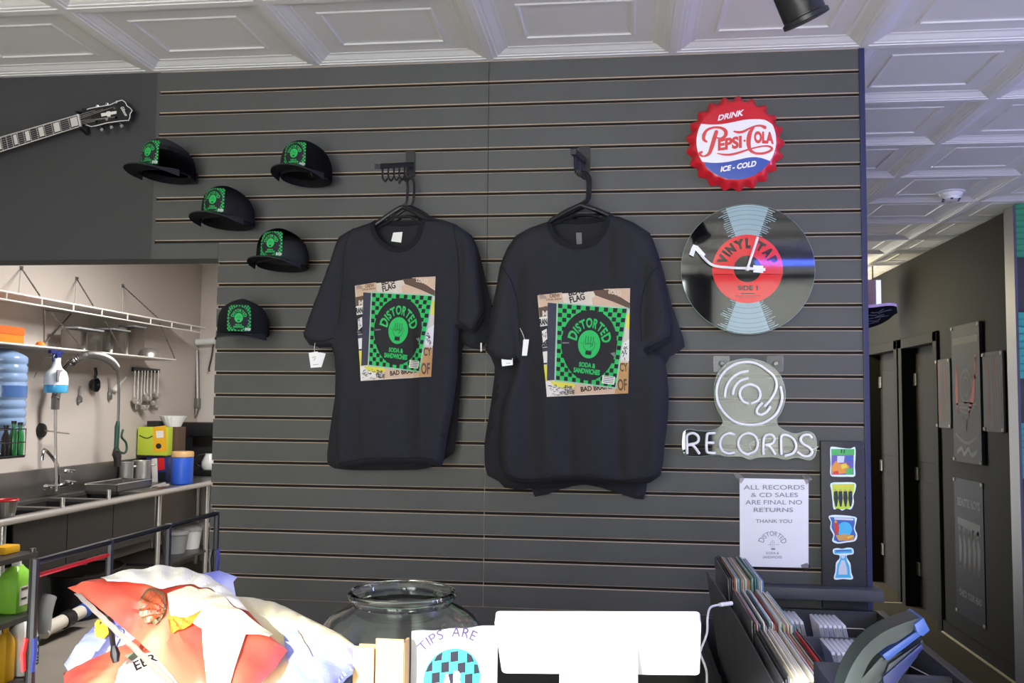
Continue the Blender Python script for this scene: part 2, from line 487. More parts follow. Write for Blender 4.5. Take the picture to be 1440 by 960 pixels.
# shop front behind the viewer: door opening, window with a cloth shade
def build_front():
    bm = BM(); y0, y1 = -5.6, -5.5
    H = 2.71
    bx(bm, (-4.2, y0, H), (4.6, y1, ZC+.06)); bx(bm, (-4.2, y0, 0), (-1.75, y1, H)); bx(bm, (.56, y0, 0), (.80, y1, H)); bx(bm, (2.3, y0, 0), (4.6, y1, H))
    bx(bm, (-1.75, y0, 0), (-.55, y1, .35)); bx(bm, (.80, y0, 0), (2.3, y1, .35))
    bx(bm, (-.6, y0, 0), (-.54, y1, H)); bx(bm, (-.28, y0, 0), (.05, y1, H))  # second box: unseen pillar added to keep the sun off the desk phone
    struct('wall_front', bm, 'black_paint')
    g = struct('window_1', bx(BM(), (-1.75, -5.556, .35), (-.6, -5.55, H)), 'window_glass')
    g = struct('window_2', bx(BM(), (-.54, -5.556, 0), (.56, -5.55, H)), 'window_glass')
    g = struct('window_3', bx(BM(), (.8, -5.556, .35), (2.3, -5.55, H)), 'window_glass')
    struct('window_shade', bx(BM(), (.79, -5.48, .3), (2.31, -5.475, H)), 'shade_light')  # translucent cloth shade hung inside the third window
    struct('wall_right_front', bx(BM(), (4.5, -5.6, 0), (4.6, 2.55, ZC)), 'white_wall')
clear('window_glass', '#f4f7f6', .1, .0)
m = bpy.data.materials.new('shade_light'); m.use_nodes = True; MATS['shade_light'] = m; nt = m.node_tree; nt.nodes.clear()
o = nt.nodes.new('ShaderNodeOutputMaterial'); t = nt.nodes.new('ShaderNodeBsdfTranslucent'); d = nt.nodes.new('ShaderNodeBsdfDiffuse'); mx = nt.nodes.new('ShaderNodeMixShader')
t.inputs[0].default_value = lin('#dcdcda'); d.inputs[0].default_value = lin('#c8c8c6'); mx.inputs[0].default_value = .5
nt.links.new(d.outputs[0], mx.inputs[1]); nt.links.new(t.outputs[0], mx.inputs[2]); nt.links.new(mx.outputs[0], o.inputs[0])
build_front()
# smoke detector, track lamp, blue light tube
t = thing('smoke_detector', 'round white smoke detector on the ceiling above the corridor', 'smoke detector', tuple(U(1337, 268, Z=ZC+.03)))
bm = lathe(BM(), [(.075, 0), (.078, -.012), (.07, -.016)], n=28, capt=True); obj('mounting_plate', fixn(bm), 'white_plastic', t)
bm = lathe(BM(), [(.062, -.016), (.058, -.03), (.05, -.036), (.047, -.05), (.03, -.058)], n=28, capt=True); obj('sensor_dome', fixn(bm), 'white_plastic', t)
for k in range(6):
    a = 2*PI*k/6+.3; obj('vent_slot', box(BM(), (.045*math.cos(a), .045*math.sin(a), -.052), (.012, .008, .008)), 'plastic_black', t)
p = U(1125, 6, Y=-1.25)
t = thing('track_spotlight', 'black cylindrical track spotlight hanging from the ceiling', 'spotlight', tuple(p))
ax = Vector((.33, .05, -.55)).normalized()
ax = Vector((CR*.42-CU*.90+_f*.1)).normalized()
bm = BM(); q = lambda k: ax*k
tube(bm, [q(-.16), q(-.155), q(-.15), q(.028), q(.03)], [.034, .040, .0415, .0415, .041], 28); obj('lamp_housing', bm, 'metal_black', t)
bm = BM(); tube(bm, [q(.024), q(.026), q(.034), q(.0345)], [.042, .0455, .0455, .043], 28); obj('rim', bm, 'metal_black', t)
bm = BM(); tube(bm, [q(.0346), q(.035)], [.036, .036], 24); obj('lens', bm, 'steel_dark', t)
bm = BM(); y = frame_of(ax)[0]
for s in (-1, 1): tube(bm, [q(-.06)+y*.044*s, q(-.17)+y*.044*s, q(-.2)+y*.02*s], .006, 6)
top = q(-.2); tube(bm, [top, Vector((top.x, top.y, ZC-.03-p.z))], .009, 8); obj('yoke', bm, 'metal_black', t)
t2 = solo('light_track', bx(BM(), (p.x+top.x-.5, p.y+top.y-.017, ZC-.03), (p.x+top.x+.5, p.y+top.y+.017, ZC-.001)), 'metal_black', 'black lighting track on the ceiling carrying the spotlight', 'lighting track')
# ================================================================== T-shirts, hangers and brackets
ART_TL, ART_TR, ART_BR, ART_BL = (50, 100), (770, 45), (755, 860), (118, 893)   # corners of the shirt print, in the units of its drawing
CASE = [(210, 165), (745, 205), (655, 815), (190, 760)]
def bil(q, s, t):
    (a, b, c, d) = q                                     # TL TR BR BL ; s to the right, t upwards
    return tuple((a[i]*(1-s)+b[i]*s)*t+(d[i]*(1-s)+c[i]*s)*(1-t) for i in (0, 1))
GR, GD, BK, WH, PA, BE, TA, YE, GY, NV, BR_, ED = range(12)
ART_MATS = ['print_green', 'print_green_dark', 'print_black', 'print_white', 'print_paper', 'print_beige', 'print_tan', 'print_yellow', 'print_grey', 'print_navy', 'print_brown', 'print_case_edge']
def case_art(A, q, l0, nx=15, ny=17, fine=True):
    """the checked record-sleeve picture: lettering round a record, drawn into the four corners q"""
    S = lambda s, t: bil(q, s, t)
    A.poly([S(0, 1), S(0, 0), S(1, 0), S(1, 1)], GR, l0)
    for i in range(nx):
        for j in range(ny):
            if (i+j) % 2 == 0:
                ci, cj = (i+.5)/nx, (j+.5)/ny
                if ((ci-.5)/.40)**2+((cj-.5)/.43)**2 < 1: continue
                e = .04/nx
                A.face([S(i/nx+e, j/ny+e), S((i+1)/nx-e, j/ny+e), S((i+1)/nx-e, (j+1)/ny-e), S(i/nx+e, (j+1)/ny-e)], BK, l0+1)
    B = Art()
    D = lambda x, y: (.5+.43*x, .495+.455*y)
    B.ring((0, 0), 0, 1, BK, 2, n=56)
    B.arc('DISTORTED', (0, 0), .64, .25, 158, 22, GR, 3, bold=.035, big={0: 1.25, 8: 1.25}, wf=.92)
    B.ring((0, .03), 0, .40, GR, 3, n=36)
    B.text('SODA &', (0, -.62), .12, GR, 3, w=.62, center=True, bold=.045)
    B.text('SANDWICHES', (0, -.80), .13, GR, 3, w=1.0, center=True, bold=.045)
    if fine:
        for x in (-.13, -.045, .045, .13): B.stroke([(x, .02), (x*1.05, .16), (x, .24)], .035, GD, 4)
        B.stroke([(-.19, .1), (-.2, -.02), (-.1, -.14), (.1, -.14), (.2, -.02), (.19, .12)], .025, GD, 4)
        B.stroke([(-.12, .03), (.02, .06), (.12, .02), (.04, -.05)], .028, GD, 4)
        B.poly([(-.11, -.27), (.11, -.27), (.11, -.16), (-.11, -.16)], BK, 4)
        B.text('SIDE', (-.33, .03), .045, GD, 4); B.text('45', (.25, .03), .045, GD, 4)
        B.poly([(-.96, -.03), (-.72, .0), (-.72, .03), (-.96, .015)], GY, 3)
        B.poly([(.80, -.16), (.97, -.26), (.97, -.12)], GY, 3)
        B.poly([(.62, -1.02), (1.1, -1.02), (1.1, -.80), (.62, -.80)], WH, 5)
        for k in range(4): B.poly([(.66, -.99+.05*k), (1.06, -.99+.05*k), (1.06, -.965+.05*k), (.66, -.965+.05*k)], GY, 6)
    bm = B.bm; lay = B.lay
    for f in bm.faces:
        A.face([S(*D(v.co.x, v.co.y)) for v in f.verts], f.material_index, l0+f.verts[0][lay])
    bm.free()
def shirt_art():
    A = Art()
    A.poly([ART_BL, ART_BR, ART_TR, ART_TL], PA, 0)
    # torn flyers behind the record sleeve
    P_ = A.poly
    P_([(50, 100), (240, 78), (255, 165), (70, 195)], BE, 1); P_([(60, 195), (140, 180), (140, 260), (66, 270)], BR_, 1)
    A.text('M', (88, 222), 42, PA, 2, w=40, bold=.03, fn=None); P_([(62, 275), (130, 262), (130, 335), (70, 340)], WH, 1)
    A.text('RAN', (68, 330), 0, BK, 2) if False else None
    P_([(70, 345), (130, 335), (125, 500), (85, 505)], BK, 1); P_([(82, 380), (120, 360), (124, 440), (90, 470)], WH, 2)
    P_([(88, 540), (125, 535), (122, 625), (96, 628)], WH, 2); P_([(85, 510), (125, 505), (120, 640), (95, 640)], NV, 1)
    P_([(96, 645), (130, 640), (128, 765), (108, 770)], YE, 1)
    P_([(110, 775), (200, 765), (330, 800), (300, 850), (118, 893)], WH, 1)
    P_([(140, 772), (330, 775), (340, 815), (240, 830), (170, 800)], YE, 2)
    P_([(330, 790), (660, 820), (650, 862), (320, 872)], BE, 1)
    P_([(670, 620), (762, 625), (756, 860), (650, 862), (655, 815)], TA, 1)
    P_([(745, 250), (766, 240), (764, 360), (738, 350)], YE, 1); P_([(715, 470), (764, 440), (762, 610), (690, 600)], WH, 1)
    P_([(480, 60), (600, 55), (768, 160), (765, 205), (640, 150), (500, 100)], BR_, 1)
    P_([(560, 50), (770, 45), (768, 150), (660, 100)], BE, 1); P_([(500, 105), (640, 150), (740, 200), (480, 178), (470, 120)], BE, 1)
    flip = lambda x, y: (x, y)
    def T(s, x, y, h, w, mi, ang=0, bold=.03):
        A2 = Art(); A2.text(s, (0, 0), h, mi, 3, w=w, bold=bold)
        ca, sa = math.cos(ang), math.sin(ang)
        for f in A2.bm.faces: A.face([(x+v.co.x*ca+v.co.y*sa, y+v.co.x*sa-v.co.y*ca) for v in f.verts], mi, 3)
        A2.bm.free()
    T('BLACK', 295, 106, 42, 170, BK, -.25); T('FLAG', 306, 160, 46, 120, BK, -.27)
    T('RAN', 66, 330, 44, 60, BK, -.06, .05); T('CREW', 145, 118, 26, 80, BR_, -.05); T('LOCAL SHOW', 120, 142, 14, 120, BR_, -.06)
    T('LOUD', 600, 84, 36, 100, PA, .2); T('CY', 692, 690, 62, 62, BR_, -.05); T('OF', 676, 838, 84, 72, BR_, -.05)
    T('THE', 255, 826, 24, 60, BK, .12); T('TRUE', 250, 862, 30, 84, BK, .1); T('BAD BRAINS', 385, 850, 36, 250, BK, -.1)
    for k in range(40):
        x, y = R.uniform(125, 300), R.uniform(800, 880)
        if y < 893-(x-118)*.06-14: A.stroke([(x, y), (x+R.uniform(6, 16), y+R.uniform(-9, 9)), (x+R.uniform(10, 24), y+R.uniform(-6, 6))], 4, BK if R.random() < .6 else GY, 3, n=2)
    for k in range(16):
        x, y = R.uniform(708, 748), R.uniform(470, 590); A.stroke([(x, y), (x+R.uniform(-12, 12), y+R.uniform(5, 18))], 5, BK, 3, n=2)
    for k in range(16):
        x, y = R.uniform(86, 118), R.uniform(370, 490); A.stroke([(x, y), (x+R.uniform(-9, 9), y+R.uniform(5, 20))], 5, GY, 3, n=2)
    for k in range(9): A.stroke([(66+k*6, 90+k*2), (72+k*6, 128)], 3, GY, 3, n=2)
    # jewel case with its hinge, then the sleeve picture
    P_([(130, 158), (210, 165), (190, 760), (120, 766)], NV, 4)
    q = [(200, 155), (755, 195), (664, 826), (178, 770)]; P_([q[3], q[2], q[1], q[0]], ED, 5)
    case_art(A, CASE, 6)
    return A
def near_dist(p, segs):
    d = 1e9
    for a, b in segs:
        ab = b-a; t = max(0, min(1, (p-a).dot(ab)/max(ab.length_squared, 1e-12))); d = min(d, (p-(a+ab*t)).length)
    return d
def smooth_poly(pts, n=5):
    return [Vector((p.x, p.y)) for p in catmull([(p[0], p[1], 0) for p in pts], n)]
def make_shirt(label, group, neckF, neckB, rest, yc, th, folds=(), grid=.0115, collar=True, seams=()):
    """neckF/neckB: photo points of the front and back neckline, left to right; rest: the outline from the right of the neck round to the left"""
    pl = lambda p: (lambda w: Vector((w.x, w.z)))(U(p[0], p[1], Y=yc))
    base = pl((sum(p[0] for p in rest)/len(rest), max(p[1] for p in rest)))
    t = thing('hanging_tee_shirt', label, 'T-shirt', (base.x, yc, base.y), 0, group)
    nf = smooth_poly([pl(p) for p in neckF]); nb = smooth_poly([pl(p) for p in neckB])
    rs = [pl(p) for p in rest]
    rsm = []
    for a, b in zip([nf[-1]]+rs, rs+[nf[0]]):
        k = max(1, int((b-a).length/.03))
        rsm += [a.lerp(b, i/k) for i in range(1, k+1)]
    rsm = rsm[:-1]
    # soften the outline a little
    ring = [nf[-1]]+rsm+[nf[0]]
    for _ in range(1):
        ring = [ring[0]]+[(ring[i-1]+ring[i]*4+ring[i+1])/6 for i in range(1, len(ring)-1)]+[ring[-1]]
    rsm = ring[1:-1]
    segs = list(zip(ring, ring[1:]))
    rad = .034
    fl = [(pl(a), pl(b), amp, w) for a, b, amp, w in folds]
    hem = min(p.y for p in rsm)
    def front(x, z):
        p = Vector((x, z)); d = min(1, near_dist(p, segs)/rad)
        y = -th*math.sqrt(max(0, 1-(1-d)**2))
        for a, b, amp, w in fl:
            ab = b-a; L = ab.length; u = ab/L; s = (p-a).dot(u); o = (p-a).x*u.y-(p-a).y*u.x
            e = min(1, max(0, s/(L*.3)+.3), max(0, (L-s)/(L*.3)+.3)) if -.3*L*.3 < s < L*1.1 else 0
            y -= 1.25*amp*e*math.exp(-(o/(w*1.6))**2)*d
        y -= d*.006*noise.noise(Vector((x*9, z*3.2, yc*50)))+d*.003*noise.noise(Vector((x*22, z*9, yc*50+7)))
        return y
    def back(x, z):
        d = min(1, near_dist(Vector((x, z)), segs)/rad)
        return th*.45*math.sqrt(max(0, 1-(1-d)**2))
    bm = BM()
    for side, neck, fn in (('f', nf, front), ('b', nb, back)):
        poly = neck+rsm if side == 'f' else [nf[0]]+nb[1:-1]+[nf[-1]]+rsm
        pts = [Vector((p.x, p.y)) for p in poly]; n = len(pts)
        x0, x1 = min(p.x for p in pts), max(p.x for p in pts); z0, z1 = min(p.y for p in pts), max(p.y for p in pts)
        cons = [(i, (i+1) % n) for i in range(n)]; bs = [(pts[i], pts[j]) for i, j in cons]
        i = 0; z = z0
        while z < z1:
            x = x0+(grid/2 if i % 2 else 0)
            while x < x1:
                p = Vector((x, z))
                if near_dist(p, bs) > grid*.55: pts.append(p)
                x += grid
            z += grid*.87; i += 1
        vo, _e, fo, *_ = delaunay_2d_cdt(pts, cons, [], 1, 1e-6)
        vs = [bm.verts.new((p.x, yc+fn(p.x, p.y), p.y)) for p in vo]
        for f in fo:
            try: bm.faces.new([vs[k] for k in f] if side == 'f' else [vs[k] for k in f][::-1])
            except ValueError: pass
    bmesh.ops.remove_doubles(bm, verts=bm.verts, dist=.0008)
    obj('shirt_body', bm, 'cloth_black', t, world=True)
    if collar:
        bm = BM(); F = lambda p, f: Vector((p.x, yc+f(p.x, p.y), p.y))
        fp = [F(p, front) for p in nf]; bp = [F(p, back) for p in nb]
        for path, sg in ((fp, -1), (bp, 1)):
            N = len(path)
            L = []
            for i, p in enumerate(path):
                d = (path[min(N-1, i+1)]-path[max(0, i-1)]).normalized(); nn = Vector((-d.z, 0, d.x))
                if nn.z > 0: nn = -nn
                w = .0085
                L.append([bm.verts.new(q) for q in (p+Vector((0, -.0045*1, 0))-nn*w*.8, p+Vector((0, -.006, 0)), p+nn*w+Vector((0, -.0045, 0)), p+nn*w+Vector((0, .001, 0)), p-nn*w*.8+Vector((0, .002, 0)))])
            for a, b in zip(L, L[1:]):
                for k in range(5): bm.faces.new((a[k], a[(k+1) % 5], b[(k+1) % 5], b[k]))
        obj('collar', fixn(bm), 'cloth_black_rib', t, world=True)
    for nm, line in seams:
        L = [pl(p) for p in line]; L = [Vector((p.x, p.y)) for p in catmull([(p.x, p.y, 0) for p in L], 6)]
        bm = BM(); tube(bm, [Vector((p.x, yc+front(p.x, p.y)-.0002, p.y)) for p in L], .0016, 5); obj(nm, bm, 'cloth_black_rib', t, world=True)
    return t, front, back, yc
def put_art(t, front, yc, quad):
    a = bil
    def inv(u, v):
        # drawing units -> photo point, by the print's own corners
        e1 = (ART_TR[0]-ART_TL[0], ART_TR[1]-ART_TL[1]); e2 = (ART_BL[0]-ART_TL[0], ART_BL[1]-ART_TL[1])
        s, q = (u-ART_TL[0])/700, (v-ART_TL[1])/790
        for _ in range(6):
            x, y = bil([ART_TL, ART_TR, ART_BR, ART_BL], s, 1-q); s += (u-x)/720; q += (v-y)/790
        return bil(quad, s, 1-q)
    def fn(u, v, l):
        x, y = inv(u, v); w = U(x, y, Y=yc)
        return Vector((w.x, yc+front(w.x, w.z)-.0052-l, w.z))
    bm = shirt_art().done(fn, step=17, lift=.0005)
    o = obj('print', bm, ART_MATS, t, smooth=False, world=True); o['label'] = 'square print of a green checked record sleeve over torn band flyers'
    return o
def price_tag(t, pts, y, label=None, hole=None, string=None):
    w = [U(p[0], p[1], Y=y) for p in pts]
    bm = prism(BM(), w, (0, 1, 0), .0006); o = obj('price_tag', fixn(bm), 'tag_white', t, smooth=False, world=True); o['label'] = label or 'white card price tag'
    if string:
        bm = BM(); tube(bm, catmull([U(a, b, Y=y-.0005+.001*i) for i, (a, b) in enumerate(string)], 3), .0007, 5); obj('tag_string', bm, 'white_plastic', t, world=True)
    return o
def tag_ink(o, rows, y):
    A = Art()
    for (x0, y0, x1, y1, mi) in rows: A.stroke([(x0, y0), (x1, y1)], .5, 0, 1, n=2)
    def fn(u, v, l):
        w = U(u, v, Y=y-.0006); return w
    bm = A.done(fn); q = obj('written_price', bm, ['ink_dark'], o, smooth=False, world=True)
def cap_off(o): pass
GL, GRR = 'T-shirts on the left bracket', 'T-shirts on the right bracket'
# left bracket: the shirt in front, then the one half hidden behind it
t, fr, bk, yc = make_shirt('black T-shirt with white size sticker at the neck, front of the left bracket', GL,
    [(527, 311), (531, 330), (543, 346), (563, 354), (581, 348), (593, 332), (598, 308)], [(527, 311), (545, 312), (565, 313), (583, 311), (598, 308)],
    [(612, 306), (640, 314), (659, 325), (669, 346), (676, 400), (682, 446), (665, 472), (644, 456), (645, 480), (643, 530), (636, 580), (629, 612), (623, 661), (606, 652), (580, 651), (540, 652), (506, 654), (490, 657), (476, 661), (472, 622), (471, 553), (472, 520), (469, 484), (452, 490), (434, 487), (425, 473), (438, 436), (463, 371), (476, 331), (505, 318)],
    -.135, .04, folds=[((584, 450), (581, 652), -.012, .012), ((597, 440), (600, 655), .010, .016), ((505, 560), (504, 656), -.010, .010), ((618, 400), (612, 655), -.008, .014), ((650, 330), (642, 460), -.012, .012), ((483, 360), (476, 470), -.012, .013), ((540, 560), (545, 652), .006, .02), ((490, 500), (487, 655), .008, .012)], seams=[('sleeve_seam', [(499, 322), (488, 360), (484, 410), (480, 455)]), ('sleeve_seam', [(640, 318), (646, 360), (648, 410), (646, 452)]), ('sleeve_hem', [(429, 467), (440, 478), (455, 481), (474, 476)]), ('sleeve_hem', [(647, 452), (665, 464), (679, 441)]), ('bottom_hem', [(480, 652), (510, 645), (545, 643), (580, 643), (606, 644), (620, 652)])])
put_art(t, fr, yc, [(504, 404), (616, 391), (610, 530), (513, 536)])
bm = prism(BM(), [U(x, y, Y=yc+.012) for x, y in ((553, 327), (566, 326), (564, 341), (550, 339))], (0, 1, 0), .0008)
o = obj('size_sticker', fixn(bm), 'tag_white', t, smooth=False, world=True); o['label'] = 'white size sticker'
o = price_tag(t, [(434, 496), (446, 494), (452, 498), (452, 516), (437, 517)], yc-.042, string=[(443, 482), (442, 490), (443, 497)])
tag_ink(o, [(439, 503, 444, 501, 0), (441, 507, 444, 503, 0), (440, 513, 448, 512, 0)], yc-.042)
o = price_tag(t, [(449, 495), (458, 497), (452, 516), (447, 515)], yc-.038)
t, fr, bk, yb = make_shirt('black T-shirt mostly hidden behind the front one on the left bracket', GL,
    [(540, 309), (552, 322), (570, 326), (590, 322), (606, 308)], [(540, 309), (572, 310), (606, 308)],
    [(640, 318), (664, 328), (673, 350), (683, 392), (693, 438), (688, 470), (677, 494), (660, 490), (650, 480), (649, 520), (645, 580), (640, 638), (627, 644), (600, 660), (560, 661), (500, 661), (470, 659), (458, 655), (462, 620), (466, 590), (474, 540), (476, 480), (450, 492), (432, 480), (442, 440), (470, 370), (488, 332)],
    -.06, .025, folds=[((660, 350), (664, 480), -.01, .012)], grid=.02, collar=False)
price_tag(t, [(675.5, 482), (677.6, 482), (677.6, 494), (675.5, 494)], yb-.03, 'edge of a white card price tag')
# right bracket: three shirts
t, fr, bk, yc = make_shirt('large black T-shirt with grey neck label, front of the right bracket', GRR,
    [(772, 311), (777, 328), (790, 343), (811, 350), (834, 345), (850, 328), (857, 303)], [(772, 311), (790, 309), (815, 310), (840, 307), (857, 303)],
    [(869, 303), (890, 312), (911, 323), (921, 352), (929, 385), (938, 420), (943, 455), (946, 480), (926, 489), (905, 499), (913, 488), (934, 500), (939, 530), (941, 563), (938, 600), (934, 632), (931, 670), (916, 680), (890, 682), (845, 679), (815, 676), (790, 676), (765, 680), (740, 682), (718, 677), (706, 669), (702, 650), (700, 620), (706, 570), (724, 518), (730, 503), (722, 513), (702, 510), (680, 495), (686, 475), (696, 420), (702, 376), (712, 350), (724, 329), (745, 320)],
    -.15, .045, folds=[((742, 470), (752, 672), -.012, .016), ((800, 545), (801, 678), -.012, .014), ((868, 560), (870, 680), -.012, .013), ((835, 560), (838, 678), .008, .02), ((859, 325), (857, 400), -.009, .008), ((908, 350), (903, 490), -.014, .012), ((731, 370), (730, 500), -.014, .012), ((770, 560), (775, 678), .007, .018), ((720, 540), (716, 660), .008, .014), ((915, 520), (916, 670), .007, .015), ((890, 340), (898, 400), -.006, .01)], seams=[('sleeve_seam', [(706, 376), (722, 400), (731, 440), (732, 480)]), ('sleeve_seam', [(925, 376), (908, 400), (900, 440), (902, 480)]), ('sleeve_hem', [(684, 488), (702, 503), (722, 506)]), ('sleeve_hem', [(909, 491), (926, 482), (942, 474)]), ('bottom_hem', [(712, 664), (735, 672), (765, 671), (792, 668), (830, 669), (870, 673), (910, 670), (926, 663)])])
put_art(t, fr, yc, [(758, 418), (886, 408), (883, 553), (771, 558)])
bm = prism(BM(), [U(x, y, Y=yc+.014) for x, y in ((810, 327), (818, 327), (818.5, 347), (811, 347))], (0, 1, 0), .0008)
A = Art(); A.text('L', (812.8, 337), 5, 0, 1, w=3.6, fn=lambda x, y: (x, 674-y-2)); 
o = obj('neck_label', fixn(bm), 'print_grey', t, smooth=False, world=True); o['label'] = 'narrow grey neck label'
A.bm.free()
o = price_tag(t, [(704, 493), (714, 498), (721, 499), (721, 513), (706, 515)], yc-.03, string=[(708, 480), (707, 488), (708, 496)])
tag_ink(o, [(709, 502, 716, 500, 0), (711, 505, 714, 503, 0), (712, 511, 718, 510, 0)], yc-.03)
o = price_tag(t, [(736, 477), (744, 477), (741, 500), (734, 500)], yc-.052, string=[(731, 461), (735, 469), (738, 478)])
o['label'] = 'narrow cream price tag'
t, fr, bk, yb = make_shirt('black T-shirt second on the right bracket, its hem showing at the lower left', GRR,
    [(782, 306), (800, 322), (815, 325), (835, 321), (850, 303)], [(782, 306), (815, 307), (850, 303)],
    [(890, 314), (915, 326), (930, 370), (945, 430), (966, 489), (940, 502), (936, 510), (934, 580), (925, 668), (870, 680), (800, 682), (740, 688), (707, 687), (705, 676), (682, 670), (681, 622), (690, 570), (697, 515), (690, 500), (682, 490), (694, 420), (708, 360), (728, 332)],
    -.075, .022, folds=[((700, 520), (690, 660), .008, .012)], grid=.02, collar=False)
t, fr, bk, yb = make_shirt('black T-shirt hanging lowest, rearmost on the right bracket', GRR,
    [(784, 307), (800, 318), (815, 320), (835, 317), (848, 304)], [(784, 307), (815, 308), (848, 304)],
    [(890, 320), (905, 335), (918, 380), (924, 430), (928, 478), (915, 490), (914, 580), (912, 660), (907, 705), (880, 697), (845, 685), (820, 679), (790, 687), (770, 695), (749, 702), (744, 670), (738, 600), (742, 515), (722, 500), (706, 470), (712, 400), (724, 350), (740, 334)],
    -.034, .014, grid=.022, collar=False)
# hangers
def hanger(label, group, hook, neck, lft, rgt, y, width=.009):
    t = thing('clothes_hanger', label, 'hanger', tuple(U(*neck, Y=y)), 0, group)
    bm = BM(); tube(bm, catmull([U(a, b, Y=y) for a, b in hook], 5), .0042, 8); obj('hook', bm, 'hanger_black', t, world=True)
    n = U(*neck, Y=y); l = U(*lft, Y=y); r = U(*rgt, Y=y)
    bm = BM()
    tube(bm, catmull([l, l.lerp(n, .5)+V(0, 0, .004), n+V(-.012, 0, -.004), n+V(0, 0, .0), n+V(.012, 0, -.004), r.lerp(n, .5)+V(0, 0, .004), r], 5), width*.8, 8)
    lo = n+V(0, 0, -.032)
    tube(bm, catmull([l+V(.01, 0, -.01), l.lerp(lo, .6), lo+V(-.02, 0, 0), lo+V(.02, 0, 0), r.lerp(lo, .6), r+V(-.01, 0, -.01)], 5), width*.45, 6)
    obj('shoulder_bar', bm, 'hanger_black', t, world=True)
    a, b = l.lerp(n, .12), r.lerp(n, .12)
    for q, s in ((a, -1), (b, 1)):
        obj('strap_notch', tube(BM(), [q+V(0, -.003, .010), q+V(s*.004, -.003, -.004)], .003, 6), 'hanger_black', t, world=True)
    return t
HL, HR = 'hangers on the left bracket', 'hangers on the right bracket'
hanger('black hanger carrying the front T-shirt on the left bracket', HL, [(561, 259), (563, 254), (568, 252), (573, 258), (573, 275), (572, 284), (567, 290)], (566, 291), (524, 318), (602, 310), -.135)
hanger('black hanger behind the front one on the left bracket, carrying the hidden T-shirt', HL, [(572, 257), (574, 252), (578, 250), (582, 257), (582, 275), (581, 284), (578, 290)], (576, 291), (536, 318), (612, 312), -.06)
hanger('black hanger carrying the front T-shirt on the right bracket', HR, [(812, 247), (815, 243), (822, 244), (826, 252), (826, 272), (824, 281), (815, 287)], (817, 288), (773, 311), (862, 305), -.15)
hanger('black hanger second on the right bracket, behind the front one', HR, [(816, 246), (819, 242), (825, 243), (829, 252), (829, 272), (827, 281), (820, 287)], (821, 289), (782, 311), (862, 307), -.075)
hanger('black hanger nearest the wall on the right bracket', HR, [(818, 246), (821, 243), (826, 244), (830, 252), (830, 272), (828, 281), (822, 287)], (823, 290), (790, 310), (860, 308), -.036)
# waterfall brackets
def bracket(label, plate, a, b, n, drop, lean):
    pc = [U(*p, Y=-.004) for p in plate]
    t = thing('display_bracket', label, 'bracket', tuple((pc[2]+pc[3])/2), 0, 'waterfall brackets on the slatted wall')
    bm = prism(BM(), pc, (0, -1, 0), .004); 
    obj('wall_plate', fixn(bm), 'metal_black', t, smooth=False, world=True)
    bm = BM(); A_, B_ = a, b; d = (B_-A_); tm = d.normalized(); xx, yy = frame_of(d)
    for q in (A_,):
        ring = []
    s = .0085
    poly = [A_+V(-s, 0, -s), A_+V(s, 0, -s), A_+V(s, 0, s), A_+V(-s, 0, s)]
    r0 = [bm.verts.new(p) for p in poly]; r1 = [bm.verts.new(p+d) for p in poly]
    bm.faces.new(r0); bm.faces.new(r1[::-1])
    for k in range(4): bm.faces.new((r0[k], r0[(k+1) % 4], r1[(k+1) % 4], r1[k]))
    obj('arm', fixn(bm), 'metal_black', t, smooth=False, world=True)
    for k in range(n):
        p = A_+d*((k+.15)/n*.96+.04)+V(0, 0, -.006)
        if k == 0: p = A_+d*.12+V(0, 0, -.006)
        bm = BM(); tube(bm, catmull([p, p+V(0, 0, -drop*.7), p+V(lean*.004, -.002, -drop), p+V(lean*.012, -.008, -drop-.008), p+V(lean*.020, -.012, -drop+.002)], 4), .0032, 6)
        obj('hook', bm, 'metal_black', t, world=True)
    return t
bracket('black waterfall bracket on the slatted wall above the left T-shirts', [(571, 212), (584, 212), (584, 248), (571, 248)], U(579, 231, Y=-.006), U(531, 234, Y=-.34), 6, .036, 1)
bracket('black waterfall bracket on the slatted wall above the right T-shirts', [(814, 206), (830, 205), (830, 242), (814, 242)], U(821, 226, Y=-.006), U(806, 213, Y=-.30), 6, .052, .5)
